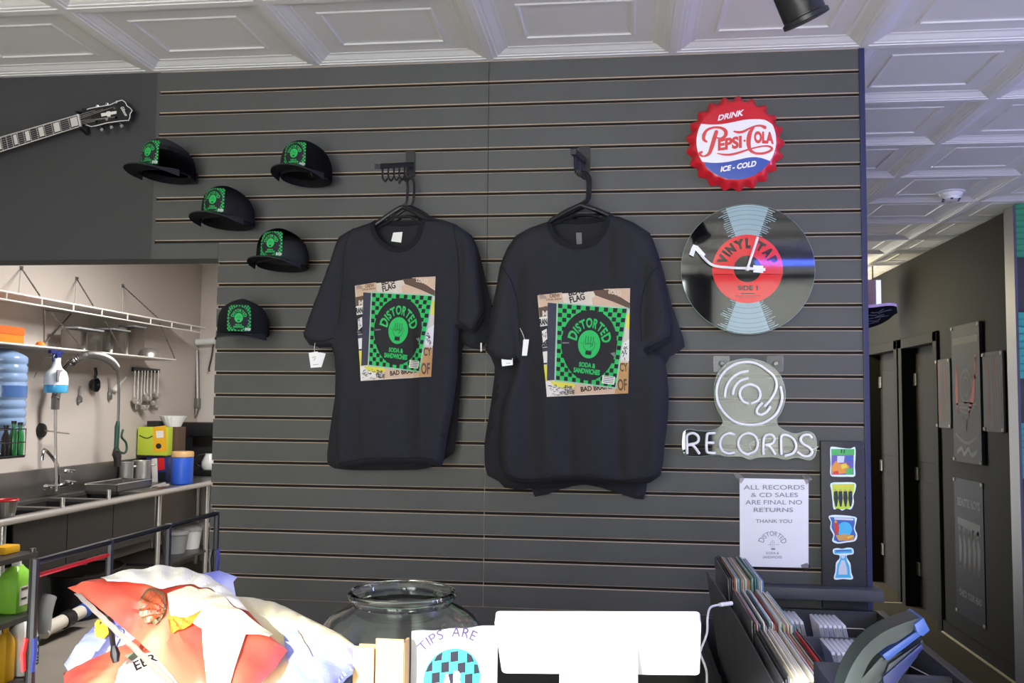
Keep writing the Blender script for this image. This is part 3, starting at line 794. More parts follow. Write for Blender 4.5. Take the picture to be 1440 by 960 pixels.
# ================================================================== caps
def crown(th, k):
    """point of a cap's crown: th round it (0 = front, towards -y), k from rim 0 to top 1"""
    fr = .5+.5*math.cos(th)
    r = (1-k**(2.9+2.4*fr))**(1/2.0)
    h = .098+.022*fr
    a, b = .083, .096
    return Vector((a*math.sin(th)*r, -b*math.cos(th)*r-.006*k*(fr-.3), h*k+.004*fr))
def make_cap(label, group):
    t = thing('hanging_snapback_cap', label, 'cap', (0, 0, 0), 0, group)
    bm = BM(); n = 40; ks = [0, .12, .25, .4, .55, .68, .78, .86, .92, .96, .99]
    rows = [[bm.verts.new(crown(2*PI*i/n, k)) for i in range(n)] for k in ks]
    for a, b in zip(rows, rows[1:]):
        for i in range(n): bm.faces.new((a[i], a[(i+1) % n], b[(i+1) % n], b[i]))
    tp = bm.verts.new((0, 0, .112))
    for i in range(n): bm.faces.new((rows[-1][i], rows[-1][(i+1) % n], tp))
    bmesh.ops.solidify(bm, geom=bm.faces[:], thickness=.003)
    obj('crown', fixn(bm), 'cap_black', t)
    bm = lathe(BM(), [(.007, 0), (.008, .003), (.004, .006)], (0, 0, .110), 14, capt=True); obj('top_button', bm, 'cap_black', t)
    bm = BM(); lathe(bm, [(1, -.002), (1, .022)], n=40, capb=False)
    for v in bm.verts:
        th = math.atan2(v.co.x, -v.co.y); q = crown(th, max(0, v.co.z/.115)); v.co = Vector((q.x*.965, q.y*.965, v.co.z))
    obj('sweatband', bm, 'cap_under', t)
    # bill: flat, gently bowed across
    bm = BM(); m, L = 22, 8; top = []; bot = []
    for i in range(m+1):
        s = -1+2*i/m; th = s*1.22
        p0 = crown(th, 0); rowt = []; rowb = []
        ext = .074*(max(0, 1-abs(s)**3.2))**.5
        for j in range(L+1):
            f = j/L; x = p0.x*(1+.03*f); y = p0.y-ext*f+.0; z = .004-.012*(s*s)*f-.004*f+.003*(1-f)
            rowt.append(bm.verts.new((x, y, z+.002))); rowb.append(bm.verts.new((x, y, z-.002)))
        top.append(rowt); bot.append(rowb)
    for i in range(m):
        for j in range(L):
            bm.faces.new((top[i][j], top[i+1][j], top[i+1][j+1], top[i][j+1])); f = bm.faces.new((bot[i][j], bot[i][j+1], bot[i+1][j+1], bot[i+1][j])); f.material_index = 1
        bm.faces.new((top[i][L], top[i+1][L], bot[i+1][L], bot[i][L])); bm.faces.new((top[i][0], bot[i][0], bot[i+1][0], top[i+1][0]))
    bill = obj('bill', fixn(bm), ['cap_black', 'cap_under'], t)
    A = Art(); A.ring((0, 0), 0, 1, GR, 1, n=26); A.ring((0, 0), .8, 1, PA, 2, n=26); A.text('SNAP', (0, -.2), .4, BK, 2, w=1, center=True)  # green middle paints in the front patch mirrored on the sticker
    def bf(u, v, l): return Vector((u*.026+.022, -.130+v*.022, .0065-.012*((u*.026+.022)/.083)**2*.5+l))
    o = obj('bill_sticker', A.done(bf, lift=.0003), ART_MATS, bill, smooth=False); o['label'] = 'pale-edged sticker with the green patch reflection painted in'
    # front patch
    A = Art(); case_art(A, [(0, 1), (1, 1), (1, 0), (0, 0)], 0, 15, 15, fine=True)
    def pf(u, v, l):
        th = (u-.5)*.92; q = crown(th, .10+v*.70); n_ = Vector((q.x/.083**2, q.y/.096**2, .9)).normalized()
        return q+n_*(.0009+l)
    o = obj('front_patch', A.done(pf, step=.07, lift=.00016), ART_MATS, t, smooth=False); o['label'] = 'square green patch with a black record on it'
    # strap with studs at the back
    bm = BM()
    for i in range(9): pass
    tube(bm, [crown(PI+a, .06)+V(0, .003, 0) for a in [-.5+.1*i for i in range(11)]], .006, 6); obj('back_strap', bm, 'plastic_black', t)
    return t
def peg(px, y0, px2, label):
    a = U(*px, Y=0); t = thing('hook_peg', label, 'peg', tuple(a), 0, 'pegs holding the caps')
    bx_ = bx(BM(), (a.x-.016, -.006, a.z-.018), (a.x+.016, .001, a.z+.02), bev=.002); obj('back_plate', bx_, 'metal_black', t, world=True)
    b = a+V(0, -y0, .0)
    bm = BM(); tube(bm, catmull([a, a.lerp(b, .5), b, b+V(0, -.012, .006), b+V(0, -.015, .018)], 4), .003, 6); obj('peg_wire', bm, 'steel_dull', t, world=True)
    return t
CG = 'black caps with green patches on the slatted wall'
CAPS = [  # photo point of the patch's middle, turn, tilt, label
    ((209, 214), -16, 2, 'black cap at the upper left, hung just under the guitar headstock'),
    ((414, 216), -6, 3, 'black cap hung highest on the right, beside the left waterfall bracket'),
    ((300, 281), -8, 3, 'black cap second from the top of the slanting row of caps'),
    ((381, 342), -4, 3, 'black cap hung just left of the left T-shirts\' shoulder'),
    ((336, 447), 14, -4, 'lowest black cap, its bill edge on, at the kitchen opening')]
first = make_cap(CAPS[0][3], CG)
for i, (px, rz, tilt, lb) in enumerate(CAPS):
    o = first if i == 0 else dup(first, label=lb)
    E = Matrix.Rotation(math.radians(rz), 3, 'Z') @ Matrix.Rotation(math.radians(-tilt), 3, 'X')
    o.rotation_euler = E.to_euler()
    loc = E @ Vector((0, -.093, .058)); y = -.115
    o.location = U(px[0], px[1], Y=y+loc.y)-loc
    c = o.location
for px, lb in (((275, 264), 'peg behind the cap under the guitar headstock'), ((446, 262), 'peg behind the highest cap on the right'), ((339, 324), 'peg behind the second cap of the slanting row'), ((413, 381), 'peg behind the cap beside the left T-shirts'), ((362, 475), 'peg behind the lowest cap')):
    peg((px[0]-3, px[1]-12), .03, None, 'small steel '+lb)
# ================================================================== guitar on the header wall
def guitar():
    yy = -.055
    q = lambda x, y, Y=yy: U(x, y, Y=Y)
    org = q(112, 170)
    t = thing('hanging_electric_guitar', 'black electric guitar hung slanting on the black wall at the upper left', 'guitar', tuple(org))
    tip = q(180, 146); ax = (org-q(0, 204)); ax.normalize(); up = Vector((-ax.z, 0, ax.x))
    L = lambda u, v, y=0: org+ax*u+up*v+V(0, y, 0)
    # neck and bound fingerboard
    bm = BM(); N = 12; prev = None
    for i in range(N+1):
        u = -.60*i/N; w = .0215+.007*i/N
        ring = [bm.verts.new(L(u, v*w, y)) for v, y in ((1, 0), (.8, .014), (.35, .022), (-.35, .022), (-.8, .014), (-1, 0))]
        if prev:
            for k in range(5): bm.faces.new((prev[k], prev[k+1], ring[k+1], ring[k]))
            bm.faces.new((prev[5], prev[0], ring[0], ring[5]))
        prev = ring
    obj('neck', fixn(bm), 'wood_black', t, world=True)
    bm = BM(); w0, w1 = .0225, .0295
    prism(bm, [L(0, -w0), L(0, w0), L(-.58, w1), L(-.58, -w1)], (0, -1, 0), .005, 0)
    for s in (-1, 1): prism(bm, [L(0, s*w0), L(0, s*(w0-.0022)), L(-.58, s*(w1-.0022)), L(-.58, s*w1)], (0, -1, 0), .0056, 1)
    obj('fingerboard', fixn(bm), ['wood_black', 'print_white'], t, smooth=False, world=True)
    sc_ = .63; fr = [sc_*(1-2**(-k/12)) for k in range(0, 21)]
    bm = BM()
    for k in range(1, 20):
        w = w0+(w1-w0)*fr[k]/.58
        prism(bm, [L(-fr[k], -w*.93, -.005), L(-fr[k], w*.93, -.005), L(-fr[k]-.002, w*.93, -.005), L(-fr[k]-.002, -w*.93, -.005)], (0, -1, 0), .0014)
    obj('fret_wires', bm, 'steel', t, smooth=False, world=True)
    for k in (1, 3, 5, 7, 9, 12, 15, 17):
        a, b = fr[k-1]+.005, fr[k]-.005; w = .70*(w0+(w1-w0)*fr[k]/.58)
        o = obj('block_inlay', prism(BM(), [L(-a, -w, -.0051), L(-a, w, -.0051), L(-b, w, -.0051), L(-b, -w, -.0051)], (0, -1, 0), .0006), 'print_white', t, smooth=False, world=True)
    bm = prism(BM(), [L(0, -.022), L(0, .022), L(.005, .022), L(.005, -.022)], (0, -1, 0), .009); obj('nut', bm, 'print_white', t, smooth=False, world=True)
    # headstock with pale binding
    hp = [(113, 161), (122.5, 153.8), (126.7, 152.5), (140, 150), (155, 147.5), (166, 142.5), (172, 140.8), (176.5, 144), (179, 149), (184, 152.5), (186, 156), (183, 160.5), (183, 165), (181, 169.5), (170, 170), (150, 173), (135, 177), (128.5, 178), (121, 175.5), (114, 172.5)]
    c = q(152, 161); HP = [q(a, b) for a, b in hp]
    prism_ = prism(BM(), HP, (0, 1, 0), .015); hs = obj('headstock', fixn(prism_), 'plastic_black', t, smooth=False, world=True)
    bm = BM(); tube(bm, [p+V(0, -.001, 0) for p in HP[1:-1]], .0016, 6); o = obj('edge_binding', bm, 'print_white', hs, world=True)
    bm = prism(BM(), [q(a, b) for a, b in ((116, 163), (124, 158), (129, 163), (129, 168), (124, 172), (117, 170))], (0, -1, 0), .002); obj('truss_rod_cover', fixn(bm), 'steel_dark', hs, smooth=False, world=True)
    A = Art()
    A.poly([(142, -159.5), (164, -156), (164, -160), (143, -164)], 0, 1); A.poly([(150, -157), (155, -156.3), (156, -164), (151, -164.5)], 0, 2)
    A.text('Gibson', (169.5, -151), 4.4, 0, 1, w=14, ang=math.radians(-62), bold=.02, shear=.2)
    obj('pearl_inlay', A.done(lambda u, v, l: q(u, -v)+V(0, -.0008-l, 0)), ['print_white'], hs, smooth=False, world=True)
    for (a, b), (e, f) in zip([(132.5, 156.5), (147, 154.5), (161, 151.5), (136, 171), (150, 167.5), (163.5, 165.3)], [(136, 149.5), (149.5, 146.8), (164, 144), (142.5, 182), (156, 178.5), (170.5, 176.5)]):
        bm = lathe(BM(), [(.0055, 0), (.0055, .003), (.003, .004), (.003, .013)], n=12, axis='y', capt=True)
        bmesh.ops.rotate(bm, verts=bm.verts, cent=(0, 0, 0), matrix=Matrix.Rotation(PI, 3, 'X')); bmesh.ops.translate(bm, verts=bm.verts, vec=q(a, b))
        obj('tuning_post', bm, 'chrome', hs, world=True)
        bm = BM(); p = q(e, f)+V(0, .008, 0); d = (q(a, b)-p); d.y = 0; d.normalize()
        tube(bm, [p+d*.028, p+d*.008], .0028, 6); tube(bm, [p-d*.009, p-d*.006, p+d*.004, p+d*.009], [.004, .0085, .0085, .004], 10)
        obj('tuning_key', bm, 'chrome', hs, world=True)
    for k in range(6):
        v = (-.5+k/5)*.034; bm = BM(); u2, v2 = 0, v
        hpnt = [(132.5, 156.5), (147, 154.5), (161, 151.5), (163.5, 165.3), (150, 167.5), (136, 171)][5-k]
        tube(bm, [L(-.60, v*1.25, -.009), L(.003, v, -.0095), q(*hpnt)+V(0, -.008, 0)], .0006, 4); obj('string', bm, 'steel', t, world=True)
    # body, beyond the edge of the photo
    bo = [(-.56, .03), (-.50, .06), (-.46, .10), (-.50, .145), (-.58, .15), (-.66, .115), (-.74, .13), (-.83, .17), (-.92, .15), (-.97, .06), (-.975, -.05), (-.93, -.15), (-.84, -.175), (-.74, -.135), (-.66, -.11), (-.57, -.14), (-.47, -.13), (-.455, -.07), (-.52, -.035), (-.56, -.03)]
    pts = catmull([(a, b, 0) for a, b in bo], 4, closed=True)
    bd = obj('body', fixn(prism(BM(), [L(p.x, p.y, .004) for p in pts], (0, 1, 0), .045)), 'plastic_black', t, world=True)
    bm = BM(); tube(bm, [L(p.x, p.y, .003) for p in pts], .003, 6, closed=True); obj('body_binding', bm, 'print_white', bd, world=True)
    for u in (-.66, -.79):
        bm = prism(BM(), [L(u-.018, -.035, .003), L(u-.018, .035, .003), L(u+.018, .035, .003), L(u+.018, -.035, .003)], (0, -1, 0), .008); obj('pickup', fixn(bm), 'chrome', bd, smooth=False, world=True)
    bm = BM(); tube(bm, [L(-.86, -.04, -.004), L(-.86, .04, -.004)], .006, 8); obj('bridge', bm, 'chrome', bd, world=True)
    # wall hanger holds the headstock
    h = q(112, 158)
    bm = BM(); bx(bm, (h.x-.02, -.012, h.z-.03), (h.x+.02, .0, h.z+.03))
    for s in (-1, 1): tube(bm, catmull([V(h.x, -.01, h.z), V(h.x, -.025, h.z-.0), L(.0, s*.036, .035), L(.0, s*.034, .01), L(.0, s*.03, -.012)], 4), .005, 6)
    solo('guitar_hanger', bm, 'plastic_black', 'black fork hanger on the wall holding the guitar', 'wall hanger')
guitar()
# ================================================================== signs on the slatted wall
def on_wall(y):
    return lambda u, v, l: U(u, v, Y=y-l)
# --- crimped bottle-cap sign
def cap_sign():
    c = U(1034, 201, Y=-.02); t = thing('bottle_cap_sign', 'round red crimped bottle cap sign with white and blue bands and script lettering', 'wall sign', tuple(c))
    cp = lambda r, y: None
    Rf, Ro = .128, .152
    bm = BM(); n = 21*8
    prof = [(Rf*.9, -.021), (Rf*.97, -.0205), (Rf, -.019), (Rf*1.035, -.0165), (Rf*1.09, -.008), (Ro, .012)]
    rings = []
    for r, y in prof:
        k = max(0, (r-Rf)/(Ro-Rf)); ring = []
        for i in range(n):
            a = 2*PI*i/n; w = math.cos(21*a)
            rr = r+k*.0055*w+(.0016*k*(abs(w)**3)*(1 if w > 0 else -1)); ring.append(bm.verts.new((rr*math.cos(a), y-.006*k*w*.5, rr*math.sin(a))))
        rings.append(ring)
    for a, b in zip(rings, rings[1:]):
        for i in range(n): bm.faces.new((a[i], a[(i+1) % n], b[(i+1) % n], b[i]))
    bm.faces.new(rings[0])
    obj('crimped_rim', fixn(bm), 'sign_red', t)
    # face drawn in units of a 960 px square round the sign
    A = Art(); C0, RR = (481, 462), 358
    Wt = [(165, 292), (250, 302), (350, 302), (450, 287), (550, 268), (650, 262), (740, 272), (800, 310)]
    Bt = [(195, 652), (290, 662), (400, 656), (500, 637), (600, 618), (690, 622), (785, 655)]
    up = lambda p: (p[0], -p[1])
    arcpts = lambda a0, a1, r=RR: [(C0[0]+r*math.cos(math.radians(a0+(a1-a0)*k/24)), C0[1]-r*math.sin(math.radians(a0+(a1-a0)*k/24))) for k in range(25)]
    A.ring(up(C0), 0, RR, 0, 0, n=64)
    sm = lambda P: [(p.x, p.y) for p in catmull([(*p, 0) for p in P], 5)]
    ang = lambda p: math.degrees(math.atan2(C0[1]-p[1], p[0]-C0[0]))
    wt, bt = sm(Wt), sm(Bt)
    right = arcpts(ang(wt[-1]), ang(bt[-1])); left = arcpts(ang(bt[0])+360, ang(wt[0]) if ang(wt[0]) > 0 else ang(wt[0])+360)
    A.poly([up(p) for p in wt+right[1:-1]+bt[::-1]+left[1:-1]], 1, 1)
    low = arcpts(ang(bt[-1]), ang(bt[0]))
    A.poly([up(p) for p in bt+low[1:-1]], 2, 2)
    # lettering: two flourished capitals drawn as swelling strokes, the rest as slanted letters
    st = lambda P, w: A.stroke([up(p) for p in P], w, 3, 3, n=8)
    st([(170, 558), (150, 575), (185, 598), (235, 575), (262, 510), (285, 430), (303, 372)], [22, 30, 14, 30, 38, 38, 34])
    st([(216, 465), (190, 440), (192, 395), (222, 352), (280, 332), (345, 338), (385, 368), (383, 412), (345, 436), (308, 430)], [14, 30, 32, 24, 20, 24, 34, 32, 20, 12])
    st([(462, 374), (505, 384), (550, 376), (600, 350), (650, 330), (700, 326), (738, 342)], [14, 24, 24, 18, 16, 20, 34])
    st([(640, 338), (608, 385), (594, 440), (592, 500), (606, 550), (650, 580), (715, 584), (775, 566), (800, 540), (770, 518), (710, 518), (650, 530), (590, 545), (520, 568), (440, 588), (370, 588), (310, 574)], [18, 36, 42, 38, 30, 22, 22, 22, 24, 18, 14, 14, 16, 20, 22, 18, 8])
    def word(s, x0, x1, y0, y1, h0, h1, mi, bold, sh=0):
        vs, fs, W = glyphs(s, bold); q = []
        for x, y in vs:
            f = x/W; h = h0+(h1-h0)*f; q.append((x0+(x1-x0)*f+sh*y*h, -(y0+(y1-y0)*f)+y*h))
        for f in fs: A.face([q[i] for i in f], mi, 3)
    word('EPSI', 316, 530, 545, 522, 95, 100, 3, .05); word('OLA', 640, 818, 478, 490, 96, 96, 3, .06)
    A.ring((556, -463), 0, 11, 3, 3, n=10)
    word('DRINK', 316, 545, 268, 224, 50, 54, 1, .035, .25); word('ICE - COLD', 338, 655, 746, 698, 46, 48, 1, .04, .2)
    s = Rf*.985/RR
    def fn(u, v, l):
        x, z = (u-C0[0])*s, (v+C0[1])*s; r2 = (x*x+z*z)/Rf**2
        return V(x, -.0214-.004*(1-r2)-l, z)
    bm = BM(); pr = [(Rf*k/10*.99, -.0212-.004*(1-(k/10)**2)) for k in range(11)][::-1]
    obj('printed_face', A.done(fn, step=45, lift=.0003), ['sign_red', 'sign_white', 'sign_blue', 'sign_script'], t, smooth=False)
cap_sign()
# --- record clock of mirror-smooth printed glass
def record_clock():
    px0, px1 = U(957, 378, Y=-.03), U(1146, 378, Y=-.03); r = (px1.x-px0.x)/2
    c = U(1051, 378, Y=-.03); t = thing('record_clock', 'glass wall clock like a vinyl record, red label and white tone arm hands', 'wall clock', tuple(c))
    bm = lathe(BM(), [(r*.97, .006), (r-.001, .006), (r, .005), (r, -.001), (r-.001, -.002)], n=96, axis='y', capt=False)
    for f in bm.faces: f.material_index = 1
    bm.faces.new([v for v in bm.verts if abs(v.co.y+.006) < 1e-6]) if False else None
    for v in bm.verts: v.co.y = -v.co.y
    for v in bm.verts: v.co.y = v.co.y
    top = [v for v in bm.verts if abs(v.co.x**2+v.co.z**2-(r-.001)**2) < 1e-7]
    ys = sorted({round(v.co.y, 5) for v in top})
    fr = [v for v in top if abs(v.co.y-ys[0]) < 1e-5]; fr.sort(key=lambda v: math.atan2(v.co.z, v.co.x)); bm.faces.new(fr)
    bk = [v for v in top if abs(v.co.y-ys[-1]) < 1e-5]; y0 = ys[0]
    obj('glass_disc', fixn(bm), ['vinyl_glass', 'glass_edge'], t)
    A = Art(); ld = .525
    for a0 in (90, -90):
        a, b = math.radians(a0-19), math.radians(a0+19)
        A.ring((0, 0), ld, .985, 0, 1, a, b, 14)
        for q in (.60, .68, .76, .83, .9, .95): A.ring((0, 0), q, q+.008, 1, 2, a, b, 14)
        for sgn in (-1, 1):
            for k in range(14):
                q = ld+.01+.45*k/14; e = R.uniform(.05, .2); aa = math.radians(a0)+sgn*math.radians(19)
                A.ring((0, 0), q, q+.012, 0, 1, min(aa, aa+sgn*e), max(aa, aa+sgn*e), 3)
    A.ring((0, 0), .205, ld, 2, 1, n=64)
    A.ring((0, 0), 0, .205, 4, 1, n=40)
    A.arc('VINYL TAP', (0, 0), .395, .125, 158, 20, 3, 3, bold=.08)
    A.text('SIDE 1', (0, -.325), .065, 3, 3, w=.30, center=True, bold=.04)
    A.text('LONG PLAYING STEREO', (0, -.385), .022, 3, 3, w=.22, center=True) if False else None
    for k, w in ((-.385, .20), (-.42, .36)): A.poly([(-w/2, k), (w/2, k), (w/2, k+.012), (-w/2, k+.012)], 5, 3)
    for a0, a1 in ((-.5, -.22), (.22, .5)):
        A.poly([(a0, -.09), (a1, -.09), (a1, -.08), (a0, -.08)], 3, 3)
    obj('printed_record', A.done(lambda u, v, l: V(u*r, y0-.0002-l, v*r), lift=.00012), ['vinyl_shine', 'vinyl_shine_line', 'vinyl_red', 'vinyl_ink', 'vinyl_glass', 'vinyl_ink'], t, smooth=False)
    k = lambda x, y, Y: (lambda w: V(w.x-c.x, Y, w.z-c.z))(U(x, y, Y=-.04))
    bm = BM()
    def bar(P, w, Y, th=.0015):
        A2 = Art(); A2.stroke([(p.x, p.z) for p in P], w, 0, 0, n=5)
        b2 = A2.bm; bmesh.ops.remove_doubles(b2, verts=b2.verts, dist=1e-5)
        for v in b2.verts: v.co = V(v.co.x, Y, v.co.y)
        bmesh.ops.solidify(b2, geom=b2.faces[:], thickness=th)
        return fixn(b2)
    Y = y0-.012
    b2 = BM(); tube(b2, catmull([k(*p, Y) for p in ((1062, 378.5), (1052, 377.5), (1035, 377), (1020, 376), (1005, 374), (996, 369), (985, 358))], 4), .0046, 8)
    prism(b2, [k(*p, Y-.001) for p in ((988, 363), (992, 358), (981, 346), (975, 344), (972, 349), (969, 358), (975, 361), (978, 352))], (0, 1, 0), .003)
    prism(b2, [k(*p, Y-.001) for p in ((1059, 373), (1073, 374), (1073, 377), (1076, 377), (1076, 381), (1073, 381), (1073, 384), (1059, 383))], (0, 1, 0), .003)
    obj('tone_arm_hand', fixn(b2), 'white_plastic', t, smooth=False)
    obj('straight_hand', rod(BM(), k(1050.5, 378, Y-.006), k(1065, 334, Y-.006), .0042, 8), 'white_plastic', t)
    bm = lathe(BM(), [(.0075, 0), (.0075, .017), (.004, .0185)], n=16, axis='y', capt=True)
    for v in bm.verts: v.co = V(v.co.x, y0-v.co.y if False else -abs(v.co.y)+y0+.0, v.co.z)
    obj('hub', fixn(bm), 'white_plastic', t)
    bm = bx(BM(), (-.03, .006, -.03), (.03, .0295, .03), bev=.002); obj('movement_box', bm, 'plastic_black', t)
record_clock()
# --- unlit neon sign on clear acrylic, hung from two clear tape mounts
def neon():
    Q = lambda a, b: (950+a/5.648, 490+b/5.648)
    yb = -.014; c = U(*Q(590, 885), Y=yb)
    t = thing('neon_sign', 'unlit white neon sign of a record over the word RECORDS on clear acrylic', 'neon sign', tuple(c))
    out = [(55, 700), (70, 655), (110, 640), (170, 650), (240, 655), (310, 645), (345, 625), (375, 590), (366, 545), (330, 480), (310, 400), (312, 270), (350, 170), (420, 112), (520, 82), (640, 88), (740, 124), (820, 195), (862, 285), (872, 400), (842, 500), (804, 560), (822, 620), (895, 662), (960, 675), (1040, 657), (1098, 680), (1122, 750), (1108, 850), (1060, 885), (960, 862), (870, 882), (780, 860), (650, 865), (590, 880), (520, 856), (400, 856), (340, 842), (190, 856), (90, 850), (55, 800)]
    P2 = [Q(p.x, p.y) for p in catmull([(*p, 0) for p in out], 3, closed=True)]
    tilt = lambda w: w
    bm = prism(BM(), [U(*p, Y=yb) for p in P2], (0, -1, 0), .005)
    for f in bm.faces: f.material_index = 0
    obj('acrylic_backing', fixn(bm), 'acrylic', t, smooth=False, world=True)
    bm = BM(); tube(bm, [U(*p, Y=yb-.0025) for p in P2], .0012, 5, closed=True); o = obj('polished_edge', bm, 'glass_edge', t, world=True)
    def nt_(name, P, closed=False):
        bm = BM(); tube(bm, catmull([U(*Q(*p), Y=yb-.013) for p in P], 5, closed), .0043, 8, closed=closed)
        ends = [P[0], P[-1]]
        for e in ends: rod(bm, U(*Q(*e), Y=yb-.013), U(*Q(*e), Y=yb-.004), .002, 6)
        obj(name, bm, 'tube_white', t, world=True)
    nt_('record_outline_tube', [(832, 300), (846, 400), (800, 515), (700, 588), (590, 606), (480, 586), (395, 520), (340, 435), (325, 335), (347, 245), (400, 172), (475, 124), (570, 107), (655, 126), (740, 182), (788, 232), (802, 295), (782, 360), (745, 415), (706, 460)])
    nt_('cartridge_tube', [(690, 430), (650, 475), (645, 512), (680, 526), (725, 500), (754, 458)])
    nt_('groove_tube', [(390, 385), (402, 310), (440, 242), (505, 196), (580, 178)])
    nt_('groove_tube', [(455, 365), (467, 310), (512, 256), (580, 235)])
    nt_('label_tube', [(582, 440), (535, 418), (509, 365), (527, 312), (590, 285), (650, 310), (672, 360), (655, 410), (600, 436)])
    for L in ([(92, 835), (90, 760), (92, 690), (140, 672), (180, 700), (172, 745), (100, 765), (140, 770), (190, 835)],
              [(318, 672), (262, 674), (248, 700), (246, 800), (262, 826), (318, 828)], [(250, 748), (308, 748)],
              [(470, 685), (420, 672), (372, 700), (352, 755), (372, 812), (420, 834), (470, 826)],
              [(585, 845), (520, 815), (496, 750), (520, 695), (575, 672), (630, 695), (652, 755), (630, 815), (560, 842)],
              [(697, 842), (697, 740), (715, 690), (762, 684), (786, 715), (768, 752), (715, 766), (748, 778), (792, 842)],
              [(840, 842), (838, 760), (842, 692), (890, 690), (940, 725), (957, 780), (930, 832), (868, 850)],
              [(1084, 712), (1058, 685), (1012, 690), (992, 722), (1012, 756), (1060, 785), (1084, 820), (1060, 852), (1012, 852), (968, 820)]):
        nt_('letter_tube', L)
    for a, b, d, e in ((300, 58, 432, 185), (722, 55, 856, 185)):
        bm = prism(BM(), [U(*Q(*p), Y=-.0012) for p in ((a+10, b), (d-10, b), (d, b+10), (d, e-8), (d-8, e), (a+8, e), (a, e-10), (a, b+10))], (0, -1, 0), .0015)
        m = obj('tape_mount', fixn(bm), 'film', t, smooth=False, world=True)
        w = U(*Q((a+d)/2, (b+e)/2), Y=-.003)
        bm = lathe(BM(), [(.010, 0), (.009, .006), (.004, .009), (.004, .02), (.007, .022), (.006, .026)], n=18, axis='y', capt=True)
        for v in bm.verts: v.co = V(w.x+v.co.x, w.y-abs(v.co.y), w.z+v.co.z)
        obj('mount_stud', fixn(bm), 'acrylic', m, world=True)
    bm = BM(); tube(bm, catmull([U(*Q(*p), Y=yb+.003) for p in ((820, 712), (700, 716), (640, 730), (590, 760), (600, 800), (625, 812))], 5), .0012, 5)
    tube(bm, catmull([U(*Q(*p), Y=yb-.007) for p in ((1060, 800), (1105, 795), (1130, 780))], 4), .0022, 6); obj('power_wire', bm, 'cable_white', t, world=True)
neon()
# --- taped paper notice
def notice():
    q = [(1040, 672), (1137, 674), (1137, 798), (1040.5, 796)]
    c = U(1088, 797, Y=-.003); t = thing('paper_notice', 'white printed paper notice about final sales taped to the slatted wall', 'notice', tuple(c))
    bm = prism(BM(), [U(*p, Y=-.003) for p in q], (0, 1, 0), .0006); obj('paper_sheet', fixn(bm), 'white_paper', t, smooth=False, world=True)
    K = lambda x, y: (1030+x/6.858, 665+y/6.858)
    A = Art()
    for s, x0, x1, y, h, mi in (('ALL RECORDS', 108, 695, 158, 42, 0), ('& CD SALES', 178, 632, 230, 40, 0), ('ARE FINAL NO', 125, 672, 302, 42, 0), ('RETURNS', 205, 585, 374, 40, 0), ('THANK YOU', 225, 575, 480, 34, 1), ('SODA &', 325, 448, 783, 24, 1), ('SANDWICHES', 295, 478, 822, 24, 1)):
        A.text(s, (x0, -y), h, mi, 1, w=x1-x0, bold=.008)
    A.arc('DISTORTED', (385, -700), 118, 46, 152, 22, 1, 1, bold=.0, big={0: 1.2, 8: 1.2}, wf=.85)
    A.stroke([(340, -690), (375, -688)], 3, 1, 1, n=2); A.stroke([(415, -690), (450, -688)], 3, 1, 1, n=2)
    for p in ([(372, -715), (368, -680), (376, -655)], [(386, -712), (386, -670), (388, -645)], [(400, -712), (402, -680), (400, -652)]): A.stroke(p, 3, 2, 1, n=3)
    A.poly([(374, -740), (412, -740), (412, -722), (374, -722)], 0, 1)
    obj('printed_lettering', A.done(lambda u, v, l: (lambda p: U(*p, Y=-.0042-l))(K(u, -v))), ['ink_grey', 'ink_grey', 'ink_grey'], t, smooth=False, world=True)
    for P in ([(1031, 666), (1038, 664), (1047, 673), (1042, 680)], [(1128, 668), (1137, 666), (1142, 675), (1134, 681)], [(1126, 794), (1135, 791), (1140, 798), (1130, 804)]):
        obj('tape', fixn(prism(BM(), [U(*p, Y=-.0046) for p in P], (0, 1, 0), .0003)), 'film', t, smooth=False, world=True)
notice()
# ================================================================== media bin with its back board, stickers, disc cases
BIN_X0, BIN_X1, BIN_Y0, BIN_Z = .36, .80, -1.9, .95
def media_bin():
    t = thing('media_bin', 'black wooden browsing bin with cross dividers below the slatted wall', 'display bin', (.58, -.98, 0))
    bm = BM(); w = .024; x0, x1, y0, y1 = BIN_X0, BIN_X1, BIN_Y0, -.02
    for a, b, c, d in ((x0, x0+w, y0, y1), (x1-w, x1, y0, y1), (x0+w, x1-w, y0, y0+w), (x0+w, x1-w, y1-w, y1)): bx(bm, (a, c, .0), (b, d, BIN_Z), bev=.002)
    obj('carcass', bm, 'wood_black', t, world=True)
    obj('tray_floor', bx(BM(), (x0+w, y0+w, BIN_Z-.125), (x1-w, y1-w, BIN_Z-.110)), 'wood_black', t, world=True)
    for y in (-.345, -.69, -1.03, -1.38): obj('cross_divider', bx(BM(), (x0+w, y-.011, BIN_Z-.110), (x1-w, y+.011, BIN_Z-.012), bev=.002), 'wood_black_light', t, world=True)
    a = U(1155, 620, Y=-.03); b = U(1219, 820, Y=-.03)
    obj('back_board', bx(BM(), (a.x, -.022, BIN_Z+.0), (b.x, -.0035, a.z), bev=.002), 'wood_black', t, world=True)
    obj('back_ledge', bx(BM(), (x0+.06, -.075, BIN_Z+.035), (x1-.01, -.001, BIN_Z+.07), bev=.003), 'wood_black_light', t, world=True)
    for y in (-.20, -.52, -.87):
        bm = BM(); tube(bm, [V(x0+.24, y+.10, BIN_Z-.04), V(x0+.36, y+.10, BIN_Z-.04), V(x0+.40, y-.06, BIN_Z-.04), V(x0+.40, y-.06, BIN_Z-.109)], .0016, 5)
        obj('wire_stop', bm, 'steel', t, world=True)
media_bin()
